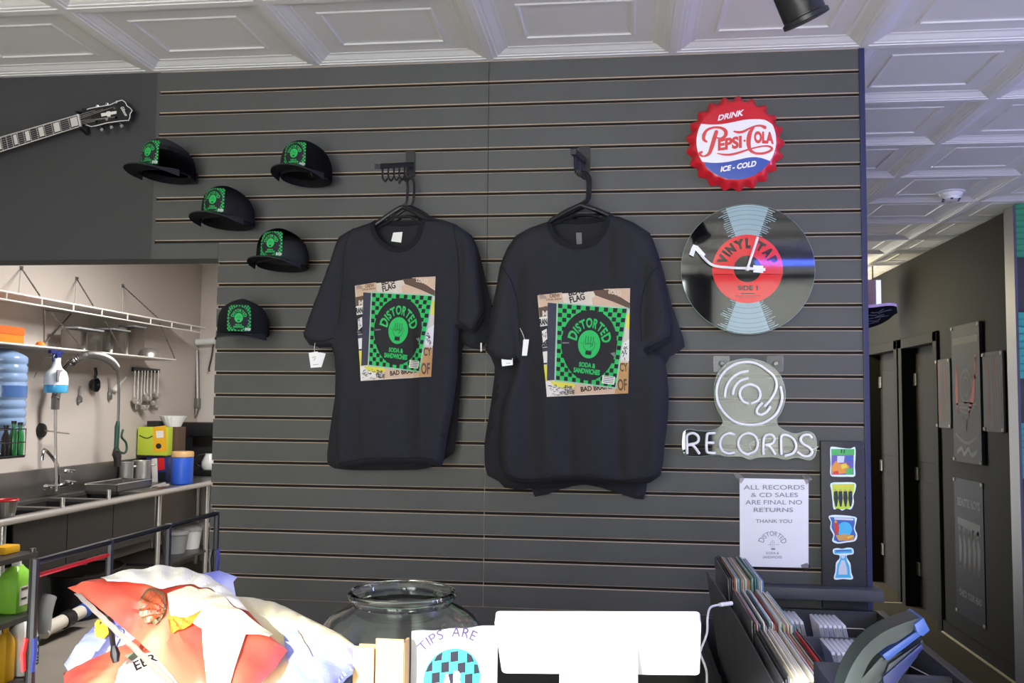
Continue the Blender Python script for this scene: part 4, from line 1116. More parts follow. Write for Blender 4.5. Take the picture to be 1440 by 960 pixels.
def sticker(label, out, shapes, edge='sticker_white'):
    P3 = [U(*p, Y=-.0226) for p in [(q.x, q.y) for q in catmull([(*p, 0) for p in out], 3, closed=True)]]
    bm = prism(BM(), P3, (0, 1, 0), .0003)
    lo = min(p.z for p in P3); cx = sum(p.x for p in P3)/len(P3)
    t = thing('sticker', label, 'sticker', (cx, -.0226, lo), 0, 'stickers on the bin back board')
    obj('die_cut_backing', fixn(bm), edge, t, smooth=False, world=True)
    A = Art(); names = []
    for i, (mn, P) in enumerate(shapes):
        if mn not in names: names.append(mn)
        k = names.index(mn)
        if isinstance(P, str): continue
        if P and isinstance(P[0], str): A.text(P[0], (P[1], -P[2]), P[4], k, i+1, w=P[3], bold=.03)
        elif len(P) == 3 and not isinstance(P[2], tuple): A.ring((P[0], -P[1]), 0, P[2], k, i+1, n=16)
        else: A.poly([(a, -b) for a, b in P], k, i+1)
    obj('printed_picture', A.done(lambda u, v, l: U(u, -v, Y=-.0228-l), lift=.00006), names, t, smooth=False, world=True)
for n, c in (('sticker_white', '#e8fbff'), ('st_green', '#4fb860'), ('st_orange', '#e89a3c'), ('st_yellow', '#e6d84a'), ('st_lime', '#c5e03e'), ('st_blue', '#3b66b8'), ('st_sky', '#4fc0ea'), ('st_red', '#d9433a'), ('st_dark', '#26303c'), ('st_pale', '#d9dde6'), ('st_purple', '#6a5fb0'), ('st_sand', '#d8a35a')): mat(n, c, .5)
K = lambda x, y: (1150+x/4.3636, 610+y/4.3636)
kk = lambda P: [K(*p) for p in P]
sticker('top sticker on the bin back board, square with a green band and orange shapes', kk([(76, 90), (95, 78), (150, 86), (200, 90), (228, 80), (232, 130), (228, 200), (228, 258), (180, 262), (120, 262), (78, 252), (78, 180)]),
    [('st_green', kk([(82, 92), (225, 92), (224, 130), (84, 130)])), ('st_purple', kk([(84, 130), (220, 130), (220, 250), (84, 250)])), ('st_pale', kk([(120, 135), (165, 135), (160, 175), (118, 178)])), ('st_orange', kk([(86, 200), (110, 165), (140, 185), (170, 175), (195, 200), (180, 240), (120, 245), (88, 245)])), ('st_yellow', kk([(140, 190), (175, 182), (182, 205), (150, 215)])), ('st_red', kk([(95, 230), (125, 225), (130, 248), (95, 248)])), ('st_green', kk([(175, 215), (215, 205), (216, 248), (170, 248)])), ('st_blue', kk([(175, 135), (210, 135), (210, 165), (178, 165)])), ('st_dark', kk([(142, 95), (150, 95), (148, 118), (142, 118)])), ('st_dark', kk([(160, 95), (166, 95), (164, 118), (158, 118)]))])
sticker('second sticker from the top on the bin back board, lime with dark figures', kk([(80, 302), (150, 296), (228, 300), (232, 340), (218, 380), (222, 420), (205, 462), (175, 458), (150, 470), (125, 455), (98, 462), (90, 410), (84, 350)]),
    [('st_lime', kk([(88, 308), (225, 306), (224, 345), (212, 380), (214, 425), (198, 455), (150, 462), (104, 455), (95, 400), (90, 345)])), ('st_yellow', kk([(95, 312), (220, 312), (218, 325), (98, 325)])), *[('st_dark', kk([(x, 352), (x+22, 350), (x+26, 395), (x+18, 445), (x+8, 445), (x-2, 395)])) for x in (100, 128, 158, 188)], *[('st_sand', (*K(x, 345), 1.6)) for x in (110, 138, 168, 198)]])
sticker('third sticker from the top on the bin back board, blue with red figure', kk([(66, 506), (110, 496), (230, 508), (236, 540), (228, 580), (243, 620), (230, 655), (180, 665), (120, 672), (88, 655), (96, 620), (76, 580), (80, 540)]),
    [('st_blue', kk([(74, 510), (225, 515), (228, 545), (220, 580), (234, 620), (222, 650), (125, 664), (98, 650), (104, 615), (84, 575), (86, 540)])), ('st_sky', (*K(165, 585), 10.5)), ('st_pale', kk([(100, 512), (220, 518), (218, 530), (102, 526)])), ('st_red', kk([(98, 545), (118, 535), (132, 570), (130, 600), (112, 625), (104, 600)])), ('st_sand', (*K(110, 538), 2)), ('st_sand', kk([(110, 622), (160, 612), (222, 622), (220, 648), (128, 655)])), ('st_orange', kk([(150, 640), (220, 625), (220, 645), (165, 655)])), ('st_yellow', kk([(180, 632), (215, 622), (216, 630), (185, 642)]))])
sticker('lowest sticker on the bin back board, pale blue and bell shaped', kk([(94, 708), (120, 700), (150, 704), (185, 697), (216, 704), (218, 736), (180, 744), (182, 765), (200, 795), (206, 850), (217, 880), (205, 893), (155, 890), (110, 894), (98, 880), (108, 840), (112, 790), (132, 765), (132, 744), (98, 736)]),
    [('st_sky', kk([(102, 710), (210, 706), (212, 730), (102, 734)])), ('st_sky', kk([(140, 745), (174, 745), (178, 775), (194, 810), (198, 860), (206, 882), (108, 882), (116, 845), (120, 800), (136, 772)])), ('st_pale', kk([(145, 775), (165, 775), (178, 820), (182, 862), (126, 862), (130, 820)])), ('st_pale', (*K(155, 752), 2.6)), ('st_blue', kk([(110, 714), (204, 712), (204, 718), (110, 722)]))])
# disc cases standing in the bin
ORD = ['first', 'second', 'third', 'fourth', 'fifth', 'sixth', 'seventh', 'eighth', 'ninth', 'tenth', 'eleventh', 'twelfth', 'thirteenth', 'fourteenth', 'fifteenth', 'sixteenth', 'seventeenth', 'eighteenth', 'nineteenth', 'twentieth', 'twenty-first', 'twenty-second', 'twenty-third', 'twenty-fourth']
def disc_case():
    t = thing('disc_case', 'x', 'disc case')
    obj('case_shell', bx(BM(), (-.0048, -.071, .0), (.0048, .071, .125), bev=.0028), 'case_clear', t)
    obj('case_hinge', bx(BM(), (-.0035, -.0715, .008), (.0035, -.066, .117)), 'case_grey', t)
    obj('paper_insert', bx(BM(), (-.0052, -.064, .004), (-.0046, .064, .121)), 'print_white', t)
    return t
proto = None
def row_of_cases(x0, n, y, where, lean, pitch=.0128):
    global proto
    for i in range(n):
        lb = f'{ORD[i]} pale disc case from the left in the {where}'
        if proto is None: proto = disc_case(); o = proto; o['label'] = lb; o['group'] = 'disc cases in the browsing bin'
        else: o = dup(proto, label=lb, group='disc cases in the browsing bin')
        o.rotation_euler = (0, lean, 0); o.location = (x0+i*pitch, y, BIN_Z-.110+.0015+abs(math.sin(lean))*.005)
row_of_cases(.47, 6, -.21, 'rearmost bin compartment, left stack', -.22)
row_of_cases(.575, 6, -.245, 'rearmost bin compartment, right stack', -.18)
row_of_cases(.555, 10, -.53, 'second bin compartment from the wall', -.25)
row_of_cases(.60, 5, -.86, 'third bin compartment from the wall', -.22)
# record crate with three rows of sleeves
def record_crate():
    x0, x1 = .205, .352; zt = .97
    t = thing('record_crate', 'narrow black record crate full of sleeves beside the browsing bin', 'record crate', ((x0+x1)/2, -.98, 0))
    bm = BM(); y0, y1 = -1.60, -.30; w = .012
    for a, b, c, d in ((x0, x0+w, y0, y1), (x1-w, x1, y0, y1), (x0+w, x1-w, y0, y0+w), (x0+w, x1-w, y1-w, y1)): bx(bm, (a, c, 0), (b, d, zt))
    obj('carcass', bm, 'wood_black', t, world=True)
    obj('bottom_board', bx(BM(), (x0+w, y0+w, .80), (x1-w, y1-w, .815)), 'wood_black', t, world=True)
    bm = BM()
    xa = x0+.030; st = [(-1.60, 0, 1.142), (-1.35, -.001, 1.142), (-1.1, -.004, 1.146), (-.95, -.010, 1.150), (-.80, -.018, 1.156), (-.66, -.028, 1.164)]
    lo = [[bm.verts.new((xa+e, y, zt-.01)) for e in (0, .003)] for y, d, z in st]; hi = [[bm.verts.new((xa+d+e, y, z)) for e in (0, .003)] for y, d, z in st]
    for i in range(len(st)-1):
        for a, b, c, d in ((lo[i][0], lo[i+1][0], hi[i+1][0], hi[i][0]), (lo[i+1][1], lo[i][1], hi[i][1], hi[i+1][1]), (hi[i][0], hi[i+1][0], hi[i+1][1], hi[i][1])): bm.faces.new((a, b, c, d))
    for i in (0, -1): bm.faces.new((lo[i][0], lo[i][1], hi[i][1], hi[i][0]))
    obj('flared_side', fixn(bm), 'wood_black_light', t, smooth=False, world=True)
    bm = BM(); tube(bm, [V(x0+.03, -1.606, zt), V(x0+.03, -1.606, 1.155), V(x0+.13, -1.606, 1.155), V(x0+.13, -1.606, zt)], .004, 6); obj('front_wire', bm, 'steel', t, world=True)
record_crate()
SLV = [('white', '#e6e3dc'), ('pale grey', '#b9b9b8'), ('black', '#27272a'), ('cream', '#d8c9a8'), ('dull red', '#a04038'), ('pale blue', '#8fb4cc'), ('white', '#efeff0'), ('dark grey', '#4a4c50'), ('tan', '#b98f63'), ('pale green', '#9db28c'), ('white', '#dedede'), ('teal', '#3f7f86'), ('pink', '#d08a8c'), ('black', '#1c1c20'), ('cream', '#e3d7bd'), ('pale grey', '#c9cacb')]
def sleeve(y0, x, zb, i, n, where, lean, h):
    nm, c = SLV[R.randrange(len(SLV))] if i > 1 else SLV[(7, 13)[i]]
    if where == 'front' and i == n-2: nm, c = 'red', '#c8242c'
    if where == 'back' and i == n-1: nm, c = 'blue', '#3f7fc0'
    m = 'sleeve_'+c[1:]; mat(m, c, .45, coat=.25, var=.15, scale=30)
    t = thing('record_sleeve', f'{ORD[i]} record sleeve from the left in the {where} row of the record crate, {nm}', 'record sleeve', (x, y0, zb), 0, 'record sleeves in the crate')
    t.rotation_euler = (0, lean, 0)
    obj('card_sleeve', bx(BM(), (-.0013, -.1575, 0), (.0013, .1575, h), bev=.0006), m, t)
    bm = lathe(BM(), [(.148, -.0007), (.148, .0007)], (0, .006, h/2), 40, axis='x', capt=True); o = obj('vinyl_disc', bm, 'plastic_black', t)
for where, yc, zb, n in (('front', -1.40, .845, 20), ('middle', -1.065, .852, 20), ('back', -.66, .862, 19)):
    for i in range(n):
        f = i/(n-1); sleeve(yc+R.uniform(-.008, .008), .262+.068*f+R.uniform(-.0002, .0002), .816, i, n, where, -.05+.03*f, zb-.816+.315+R.uniform(-.006, .006)-(.0 if where != 'back' else .0))
mat('counter_top', '#b9b2a8', .35, var=.1, scale=20)
mat('tip_ink', '#5a4a80', .8); mat('tip_cyan', '#3cc9c4', .7); mat('tip_dark', '#232030', .8)
mat('white_gloss', '#f3f3f6', .25)
# ================================================================== the counter in front
CT = 1.04
t = thing('front_counter', 'pale counter in front carrying the jar, the white screen and snack bags', 'counter', (-.35, -2.0, 0))
obj('worktop', bx(BM(), (-1.35, -2.35, CT-.04), (.16, -1.44, CT), bev=.004), 'counter_top', t, world=True)
obj('carcass', bx(BM(), (-1.32, -2.30, 0), (.13, -1.48, CT-.04)), 'wood_black', t, world=True)
t = thing('side_counter', 'small dark stand under the desk phone, right of the counter', 'stand', (.50, -1.98, 0))
mat('glass_jar', '#f2f8f6', .0, trans=1); MATS['glass_jar'].node_tree.nodes['Principled BSDF'].inputs['IOR'].default_value = 1.45
# --- glass tip jar with a paper wrapped on its front
def tip_jar():
    c = U(562, 832, Y=-1.73); zr = c.z; cx, cy = c.x+.004, -1.73
    t = thing('tip_jar', 'big round clear glass tip jar with printed white paper on its front', 'glass jar', (cx, cy, CT))
    H = zr-CT+.003
    out = [(.075, 0), (.095, .004), (.112, .03), (.1235, .075), (.1255, .115), (.126, .16), (.1205, .195), (.113, .214), (.102, .227), (.083, .2365), (.0705, .2425), (.073, .247), (.0775, .2515), (.079, .2555), (.0775, .2595), (.074, .261)]
    k = H/.261; out = [(r, h*k) for r, h in out]
    inn = [(.0705, out[-1][1]-.001), (.068, out[-2][1]-.005), (.066, out[-5][1]), (.067, out[-6][1]), (.081, .233*k), (.099, .2235*k), (.110, .211*k), (.1175, .193*k), (.1228, .158*k), (.1222, .115*k), (.1205, .075*k), (.109, .031*k), (.093, .009), (.0, .008)]
    P = out+inn; P2 = []
    for a, b in zip(P, P[1:]):
        P2 += [(a[0]+(b[0]-a[0])*i/2, a[1]+(b[1]-a[1])*i/2) for i in range(2)]
    P2.append((.002, P[-1][1]))
    bm = lathe(BM(), P2, n=64, capt=True); obj('glass_vessel', fixn(bm), 'glass_jar', t)
    # paper wrapped round the front, lettering on it
    r = .1275; am = math.radians(-70); nh, th_ = V(math.cos(am), math.sin(am), 0), V(-math.sin(am), math.cos(am), 0); a0, a1 = -.002, .116
    zt = U(630, 889, Y=cy-.12).z-CT
    def P3(s_, z, e=0): return nh*(r+e-s_*s_*1.1)+th_*s_+V(0, 0, z)
    bm = BM(); n = 16; prev = None
    for i in range(n+1):
        a = a0+(a1-a0)*i/n; col = [bm.verts.new(P3(a, z, 0)) for z in (.02, .06, .1, zt+.0008*math.sin(i*1.1))]
        if prev:
            for k2 in range(3): bm.faces.new((prev[k2], col[k2], col[k2+1], prev[k2+1]))
        prev = col
    bmesh.ops.solidify(bm, geom=bm.faces[:], thickness=.0004)
    pp = obj('paper_sign', fixn(bm), 'white_paper', t)
    def fn(u, v, l): return P3(.053+u, v, .0009+l)
    A = Art(); zc = U(631, 960, Y=cy-.12).z-CT
    A.arc('TIPS ARE', (0, zc), .060, .0125, 132, 62, 0, 1, bold=.0, wf=.8)
    s = .0112; R0 = .0385
    A.ring((0, zc), 0, R0, 1, 1, n=36)
    for i in range(-4, 5):
        for j in range(-4, 5):
            if (i+j) % 2 == 0:
                x, y = (i+.1*j)*s*1.0, zc+(j-.1*i)*s*1.25
                cl = lambda P: [(a*min(1, R0*.98/max(1e-6, math.hypot(a, b-zc))), zc+(b-zc)*min(1, R0*.98/max(1e-6, math.hypot(a, b-zc)))) for a, b in P]
                if (x/ R0)**2+((y-zc)/R0)**2 < 1.1: A.face(cl([(x-s*.48, y-s*.62), (x+s*.48, y-s*.56), (x+s*.48, y+s*.62), (x-s*.48, y+s*.56)]), 2, 2)
    A.text('NEVER', (-.030, zc-.004), .017, 3, 3, w=.06, bold=.05) if False else A.text('A', (-.014, zc-.012), .018, 3, 3, w=.013, bold=.06)
    A.text('R', (.001, zc-.010), .018, 3, 3, w=.013, bold=.06)
    obj('printed_lettering', A.done(fn, step=.008, lift=.0002), ['tip_ink', 'tip_cyan', 'tip_dark', 'white_paper'], pp, smooth=False)
tip_jar()
# --- folded kraft card box in front of the jar
bm = BM(); a = U(500, 912, Y=-1.885); b = U(571, 897, Y=-1.885)
t = thing('kraft_box', 'open kraft cardboard box between the snack bags and the tip jar', 'cardboard box', ((a.x+b.x)/2, -1.87, CT))
w = b.x-a.x
for i, (x0, x1) in enumerate(((0, .42), (.42, .71), (.71, 1))):
    y = -1.895+.006*(i % 2); o = obj('card_panel', bx(BM(), (a.x+w*x0, y, CT), (a.x+w*x1-.0008, y+.003, b.z-.004+[-.006, .003, .0045][i])), 'kraft', t, world=True)
obj('card_side', bx(BM(), (b.x-.003, -1.892, CT), (b.x, -1.866, b.z-.004)), 'kraft', t, world=True)
obj('card_side', bx(BM(), (a.x, -1.892, CT), (a.x+.003, -1.866, b.z-.02)), 'kraft', t, world=True)
obj('card_back', bx(BM(), (a.x, -1.868, CT), (b.x, -1.865, b.z-.014)), 'kraft', t, world=True)
# --- white till screen seen from behind, leaning towards the viewer at its top
def till():
    Yt, Yb = -1.86, -1.795
    TL, TR = U(695, 871, Y=Yt), U(993, 872, Y=Yt); BL, BRr = U(706, 947, Y=Yb), U(977, 948, Y=Yb)
    t = thing('till_screen', 'white till screen on a broad stand, seen from behind', 'till', ((TL.x+TR.x)/2, -1.76, CT))
    ex = (TR-TL).normalized(); L = (BL+BRr)/2-(TL+TR)/2; ez = -L.normalized(); ez = (ez-ex*ez.dot(ex)).normalized(); n = ez.cross(ex)
    W = ((TR-TL).length+(BRr-BL).length)/2; Hh = L.length; c = ((TL+TR)/2+(BL+BRr)/2)/2
    bm = BM(); rot = Matrix((ex, n, ez)).transposed()
    rr = [(-W/2, -Hh/2), (W/2, -Hh/2), (W/2, Hh/2), (-W/2, Hh/2)]
    def rounded(w, h, r):
        o = []
        for cx, cz, a in ((w/2-r, h/2-r, 0), (-w/2+r, h/2-r, 90), (-w/2+r, -h/2+r, 180), (w/2-r, -h/2+r, 270)):
            for k in range(5):
                q = math.radians(a+22.5*k); o.append((cx+r*math.cos(q), cz+r*math.sin(q)))
        return o
    P = [c+ex*a+ez*b for a, b in rounded(W, Hh, .006)]
    bm = prism(BM(), P, n, .014); obj('screen_shell', fixn(bm), 'white_gloss', t, world=True)
    P = [c+n*.0141+ex*a+ez*b for a, b in rounded(W-.012, Hh-.012, .005)]
    obj('screen_glass', fixn(prism(BM(), P, n, .001)), 'vinyl_glass', t, world=True)
    # stand: broad upright under the screen, rounded top edge
    s0, s1 = U(787, 914, Y=-1.855), U(897, 914, Y=-1.855)
    bm = BM(); prof = [(-.033, 0), (-.033, .095), (-.031, .112), (-.024, .122), (.004, .128), (.012, .122), (.05, .02), (.10, .008), (.10, 0)]
    z1 = s0.z-CT; k = z1/.122
    A_ = [V(s0.x, -1.822+y, CT+z*k) for y, z in prof]
    prism(bm, A_, (1, 0, 0), s1.x-s0.x); bmesh.ops.bevel(bm, geom=[e for e in bm.edges if abs(e.verts[0].co.x-e.verts[1].co.x) < 1e-5], offset=.003, segments=2, affect='EDGES')
    obj('stand', fixn(bm), 'white_gloss', t, world=True)
till()
# --- white charging lead rising from behind the screen to the crate
bm = BM(); tube(bm, catmull([U(1027, 849, Y=-1.2), U(1012, 850, Y=-1.22), U(999, 854, Y=-1.25), U(995, 868, Y=-1.28), U(994, 890, Y=-1.3), U(986, 912, Y=-1.32), U(985, 920, Y=-1.33), U(992, 938, Y=-1.34), U(994, 960, Y=-1.34), V(.14, -1.40, 1.0), V(.148, -1.44, CT+.004), V(.12, -1.5, CT+.004)], 6), .0021, 6)
tube(bm, [U(1029, 848, Y=-1.2), U(1012, 850, Y=-1.22)], .004, 8)
solo('charging_lead', bm, 'cable_white', 'thin white lead hanging down between the till screen and the record crate', 'cable')
# --- desk phone, its raised display and handset seen from the side
def phone():
    Yp = -1.95; Q = lambda x, y, Y=Yp: U(x, y, Y=Y)
    base = V(.40, Yp, CT-.0)
    t = thing('desk_phone', 'grey and blue desk phone with a curved handset on the counter beside the record crate', 'telephone', (.42, Yp, CT))
    def slab(name, pts, Y0, Y1, m, bev=.003):
        bm = prism(BM(), [Q(*p, Y0) for p in pts], (0, 1, 0), Y1-Y0)
        bmesh.ops.bevel(bm, geom=bm.edges[:], offset=bev, segments=2, affect='EDGES', profile=.7)
        return obj(name, fixn(bm), m, t, world=True)
    arch = [(p.x, p.y) for p in catmull([(1297, 868, 0), (1268, 877, 0), (1240, 890, 0), (1216, 910, 0), (1198, 936, 0), (1186, 966, 0), (1180, 1000, 0)], 4)]
    inner = [(p.x, p.y) for p in catmull([(1199, 1000, 0), (1208, 966, 0), (1216, 944, 0), (1228, 924, 0), (1248, 908, 0), (1262, 902, 0), (1288, 884, 0)], 4)]
    slab('handset', arch+inner, -1.97, -1.93, 'phone_grey', .004)
    slab('earpiece', [(1286, 878), (1299, 868), (1308, 886), (1298, 895), (1290, 890)], -1.975, -1.925, 'phone_blue', .002)
    slab('display_hood', [(1240, 921), (1292, 885), (1298, 892), (1248, 930)], -1.96, -1.915, 'phone_blue', .003)
    slab('display_housing', [(1192, 975), (1240, 922), (1249, 931), (1298, 898), (1300, 905), (1290, 925), (1262, 960), (1245, 985), (1240, 1010), (1180, 1010)], -1.945, -1.912, 'phone_grey', .004)
    slab('side_panel', [(1250, 934), (1296, 902), (1288, 922), (1256, 955), (1244, 950)], -1.952, -1.945, 'phone_dark', .001)
    slab('cradle', [(1242, 952), (1296, 905), (1299, 910), (1280, 935), (1252, 968), (1246, 1000)], -1.956, -1.95, 'navy_plastic', .001)
    b = Q(1215, 1000); 
    obj('foot', bx(BM(), (b.x-.03, -1.97, CT), (b.x+.07, -1.82, b.z+.02), bev=.004), 'phone_dark', t, world=True)
    d = bpy.data.objects['side_counter']
    obj('worktop', bx(BM(), (.17, -2.30, CT-.03), (.70, -1.64, CT-.0005), bev=.003), 'wood_black', d, world=True)
    obj('carcass', bx(BM(), (.19, -2.28, 0), (.68, -1.925, CT-.03)), 'wood_black', d, world=True)
phone()
# ================================================================== snack bags and their clip rack
def bag_mat(name, cols, scale=7, seed=0):
    m = mat(name, cols[0], .38, spec=.6); nt = m.node_tree; b = nt.nodes['Principled BSDF']
    tc = nt.nodes.new('ShaderNodeTexCoord'); n = nt.nodes.new('ShaderNodeTexNoise'); n.inputs['Scale'].default_value = scale; n.inputs['Detail'].default_value = 1; n.inputs['Distortion'].default_value = .6
    mp = nt.nodes.new('ShaderNodeMapping'); mp.inputs['Location'].default_value = (seed, seed*1.7, 0)
    cr = nt.nodes.new('ShaderNodeValToRGB'); cr.color_ramp.interpolation = 'EASE'
    nt.links.new(tc.outputs['Object'], mp.inputs[0]); nt.links.new(mp.outputs[0], n.inputs['Vector']); nt.links.new(n.outputs['Fac'], cr.inputs[0]); nt.links.new(cr.outputs[0], b.inputs['Base Color'])
    e = cr.color_ramp.elements
    while len(e) < len(cols): e.new(.5)
    for i, c in enumerate(cols): e[i].position = .28+.44*i/(len(cols)-1); e[i].color = lin(c)
bag_mat('bag_red', ['#cf3a34', '#d8453c', '#de5a44', '#e58a6c'], 8, 2)
bag_mat('bag_violet', ['#4a48b0', '#6a6cd0', '#8d96e0', '#c9cdf2'], 9, 5)
bag_mat('bag_cream', ['#f3ecd2', '#efe6c4', '#e9d9a8', '#b9bde8'], 6, 9)
mat('bag_inside', '#cfccc6', .4, .3)
def bag(label, px, ctrl, thick, m, parts, crimp=None, grid=.008, wr=.004, seed=0, sag=0):
    """snack bag: outline in the photo, laid on the plane through three (x, y, Y) control points"""
    p = [U(a, b, Y=y) for a, b, y in ctrl]; n = (p[1]-p[0]).cross(p[2]-p[0]).normalized()
    if n.dot(CAM-p[0]) < 0: n = -n
    ex = (p[1]-p[0]).normalized(); ey = n.cross(ex); o = p[0]
    W = [UP(a, b, o, n) for a, b in px]; t = thing('snack_bag', label, 'snack bag', tuple(sum(W, V(0, 0, 0))/len(W)), 0, 'snack bags on the clip rack')
    P2 = [V((w-o).dot(ex), (w-o).dot(ey)) for w in W]; P2 = [Vector((q.x, q.y)) for q in P2]
    ring = []
    for i, a in enumerate(P2):
        b = P2[(i+1) % len(P2)]; k = max(1, int((b-a).length/grid)); ring += [a.lerp(b, j/k) for j in range(k)]
    nn = len(ring); segs = [(ring[i], ring[(i+1) % nn]) for i in range(nn)]
    pts = list(ring); x0, x1 = min(q.x for q in ring), max(q.x for q in ring); y0, y1 = min(q.y for q in ring), max(q.y for q in ring)
    y = y0
    while y < y1:
        x = x0
        while x < x1:
            q = Vector((x, y))
            if near_dist(q, segs) > grid*.6: pts.append(q)
            x += grid
        y += grid*.9
    vo, _e, fo, *_ = delaunay_2d_cdt(pts, [(i, (i+1) % nn) for i in range(nn)], [], 1, 1e-6)
    big = .32*min(x1-x0, y1-y0)
    def h(q, s):
        d = min(1, near_dist(q, segs)/big); e = min(1, d*4)
        f = thick*(1-(1-d)**2)**.6
        w = wr*e*(noise.noise(Vector((q.x*16+seed, q.y*16, seed)))*1.4+abs(noise.noise(Vector((q.x*34, q.y*20+seed, 3))))*1.3-.4)
        rad = wr*.9*e*(1-d)*math.sin(math.atan2(q.y-(y0+y1)/2, q.x-(x0+x1)/2)*17+seed)
        return f+w+rad if s > 0 else -f*.8
    bm = BM()
    for s in (1, -1):
        vs = [bm.verts.new(o+ex*q.x+ey*q.y+n*h(q, s)) for q in vo]
        for f in fo:
            try: bm.faces.new([vs[k] for k in (f if s > 0 else f[::-1])])
            except ValueError: pass
    bmesh.ops.remove_doubles(bm, verts=bm.verts, dist=.0004)
    body = obj('foil_pouch', fixn(bm), m, t, world=True)
    T2 = lambda a, b: (lambda w: Vector(((w-o).dot(ex), (w-o).dot(ey))))(UP(a, b, o, n))
    def fn(u, v, l):
        q = T2(u, -v); return o+ex*q.x+ey*q.y+n*(h(q, 1)+.0042+l)
    for nm, A, ms, lb in parts:
        q = obj(nm, A.done(fn, step=4, lift=.0003), ms, t, smooth=False, world=True)
        if lb: q['label'] = lb
    for cr in crimp or []:
        a, b, c, d, mm = cr
        bm = BM(); k = 28; prev = None
        for i in range(k+1):
            f = i/k; u = UP(a[0]+(b[0]-a[0])*f, a[1]+(b[1]-a[1])*f, o, n); w = UP(d[0]+(c[0]-d[0])*f, d[1]+(c[1]-d[1])*f, o, n)
            rip = n*(.0009*math.sin(f*60)+.004)
            row = [bm.verts.new(u.lerp(w, g)+rip*(1 if g else 1)) for g in (0, .33, .66, 1)]
            if prev:
                for z in range(3): bm.faces.new((prev[z], row[z], row[z+1], prev[z+1]))
            prev = row
        bmesh.ops.solidify(bm, geom=bm.faces[:], thickness=.0006)
        q = obj('crimped_seal', fixn(bm), mm, t, world=True)
    return t
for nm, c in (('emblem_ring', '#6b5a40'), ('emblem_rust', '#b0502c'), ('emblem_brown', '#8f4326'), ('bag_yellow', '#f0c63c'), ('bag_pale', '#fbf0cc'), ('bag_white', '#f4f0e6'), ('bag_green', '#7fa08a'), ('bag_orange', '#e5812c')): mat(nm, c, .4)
# violet bag at the back left, low red bag, big red bag on top, cream bag to the right, violet bag at the back
A = Art(); A.poly([(a, -b) for a, b in ((136, 884), (158, 862), (166, 900), (152, 912), (140, 908))], 0, 1)
bag('violet snack bag with a yellow patch at the far left', [(90, 934), (112, 902), (140, 872), (165, 858), (215, 862), (262, 882), (262, 918), (220, 935), (150, 940), (100, 950)], [(90, 935, -1.80), (262, 900, -1.76), (160, 860, -1.72)], .016, 'bag_violet', [('yellow_patch', A, ['bag_yellow'], 'yellow printed patch')], seed=3)
A = Art(); A.poly([(a, -b) for a, b in ((188, 940), (230, 928), (262, 932), (300, 975), (300, 985), (160, 985), (172, 955))], 0, 1); A.poly([(a, -b) for a, b in ((180, 938), (196, 931), (206, 936), (190, 945))], 1, 2)
A.text('EER', (196, -958), 12, 2, 3, w=34, ang=.42, bold=.02)
bag('lower red snack bag with a pale label, under the big red one', [(89, 946), (130, 926), (170, 908), (205, 892), (240, 884), (300, 900), (310, 985), (95, 990)], [(89, 946, -1.875), (300, 900, -1.835), (150, 990, -1.95)], .012, 'bag_red', [('printed_label', A, ['bag_white', 'bag_green', 'print_black'], 'pale printed label with dark letters')], seed=8, wr=.002)
A = Art()
A.ring((215, -870), 0, 20, 0, 1, n=28, sx=.95, sy=1.1); A.ring((215, -870), 0, 17, 1, 2, n=28, sx=.95, sy=1.1)
for k in range(4): A.ring((215+k*1.2, -868+k), 3+3.4*k, 4.6+3.4*k, 2, 3, .4+k*.8, 4.6+k*.8, 18)
B = Art(); B.poly([(a, -b) for a, b in ((236, 858), (262, 846), (305, 850), (345, 880), (384, 900), (378, 914), (345, 912), (336, 940), (318, 985), (292, 985), (286, 940), (284, 905), (262, 890), (240, 884))], 0, 1); B.poly([(a, -b) for a, b in ((142, 824), (180, 814), (240, 806), (288, 818), (322, 838), (352, 872), (340, 872), (300, 848), (262, 842), (230, 850), (205, 842), (178, 836), (152, 834))], 2, 1); B.poly([(a, -b) for a, b in ((236, 884), (262, 888), (285, 880), (268, 900), (240, 906))], 1, 2)  # white top band is painted sun glare; pale and orange shapes are print
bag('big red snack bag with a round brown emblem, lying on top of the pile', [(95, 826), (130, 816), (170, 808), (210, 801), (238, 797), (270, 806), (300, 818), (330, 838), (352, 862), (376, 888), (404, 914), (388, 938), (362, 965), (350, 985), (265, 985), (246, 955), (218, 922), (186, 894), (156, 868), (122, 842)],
    [(95, 826, -1.93), (404, 914, -1.93), (238, 797, -1.86)], .022, 'bag_red', [('round_emblem', A, ['emblem_ring', 'emblem_rust', 'emblem_brown'], 'round brown emblem'), ('picture_and_glare', B, ['bag_pale', 'bag_orange', 'bag_white'], 'pale yellow printed picture with white sun glare painted above it')],
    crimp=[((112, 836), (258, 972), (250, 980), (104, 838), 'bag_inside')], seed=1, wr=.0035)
A = Art(); A.poly([(a, -b) for a, b in ((400, 905), (418, 900), (440, 940), (470, 945), (498, 940), (496, 958), (470, 985), (420, 985), (404, 940))], 0, 1)
bag('cream and violet snack bag between the big red bag and the jar', [(298, 852), (330, 838), (365, 842), (400, 852), (440, 872), (480, 892), (500, 908), (502, 926), (496, 945), (478, 962), (468, 985), (340, 985), (310, 930)], [(298, 852, -1.84), (500, 908, -1.86), (380, 985, -1.95)], .018, 'bag_cream', [('violet_print', A, ['bag_violet'], 'violet printed band')], seed=5, wr=.004)
bag('violet snack bag clipped to the far rack post', [(286, 806), (308, 802), (334, 811), (328, 818), (333, 846), (345, 880), (292, 880), (284, 840)], [(286, 806, -1.62), (334, 811, -1.62), (300, 880, -1.66)], .010, 'bag_violet', [], seed=11, wr=.003)
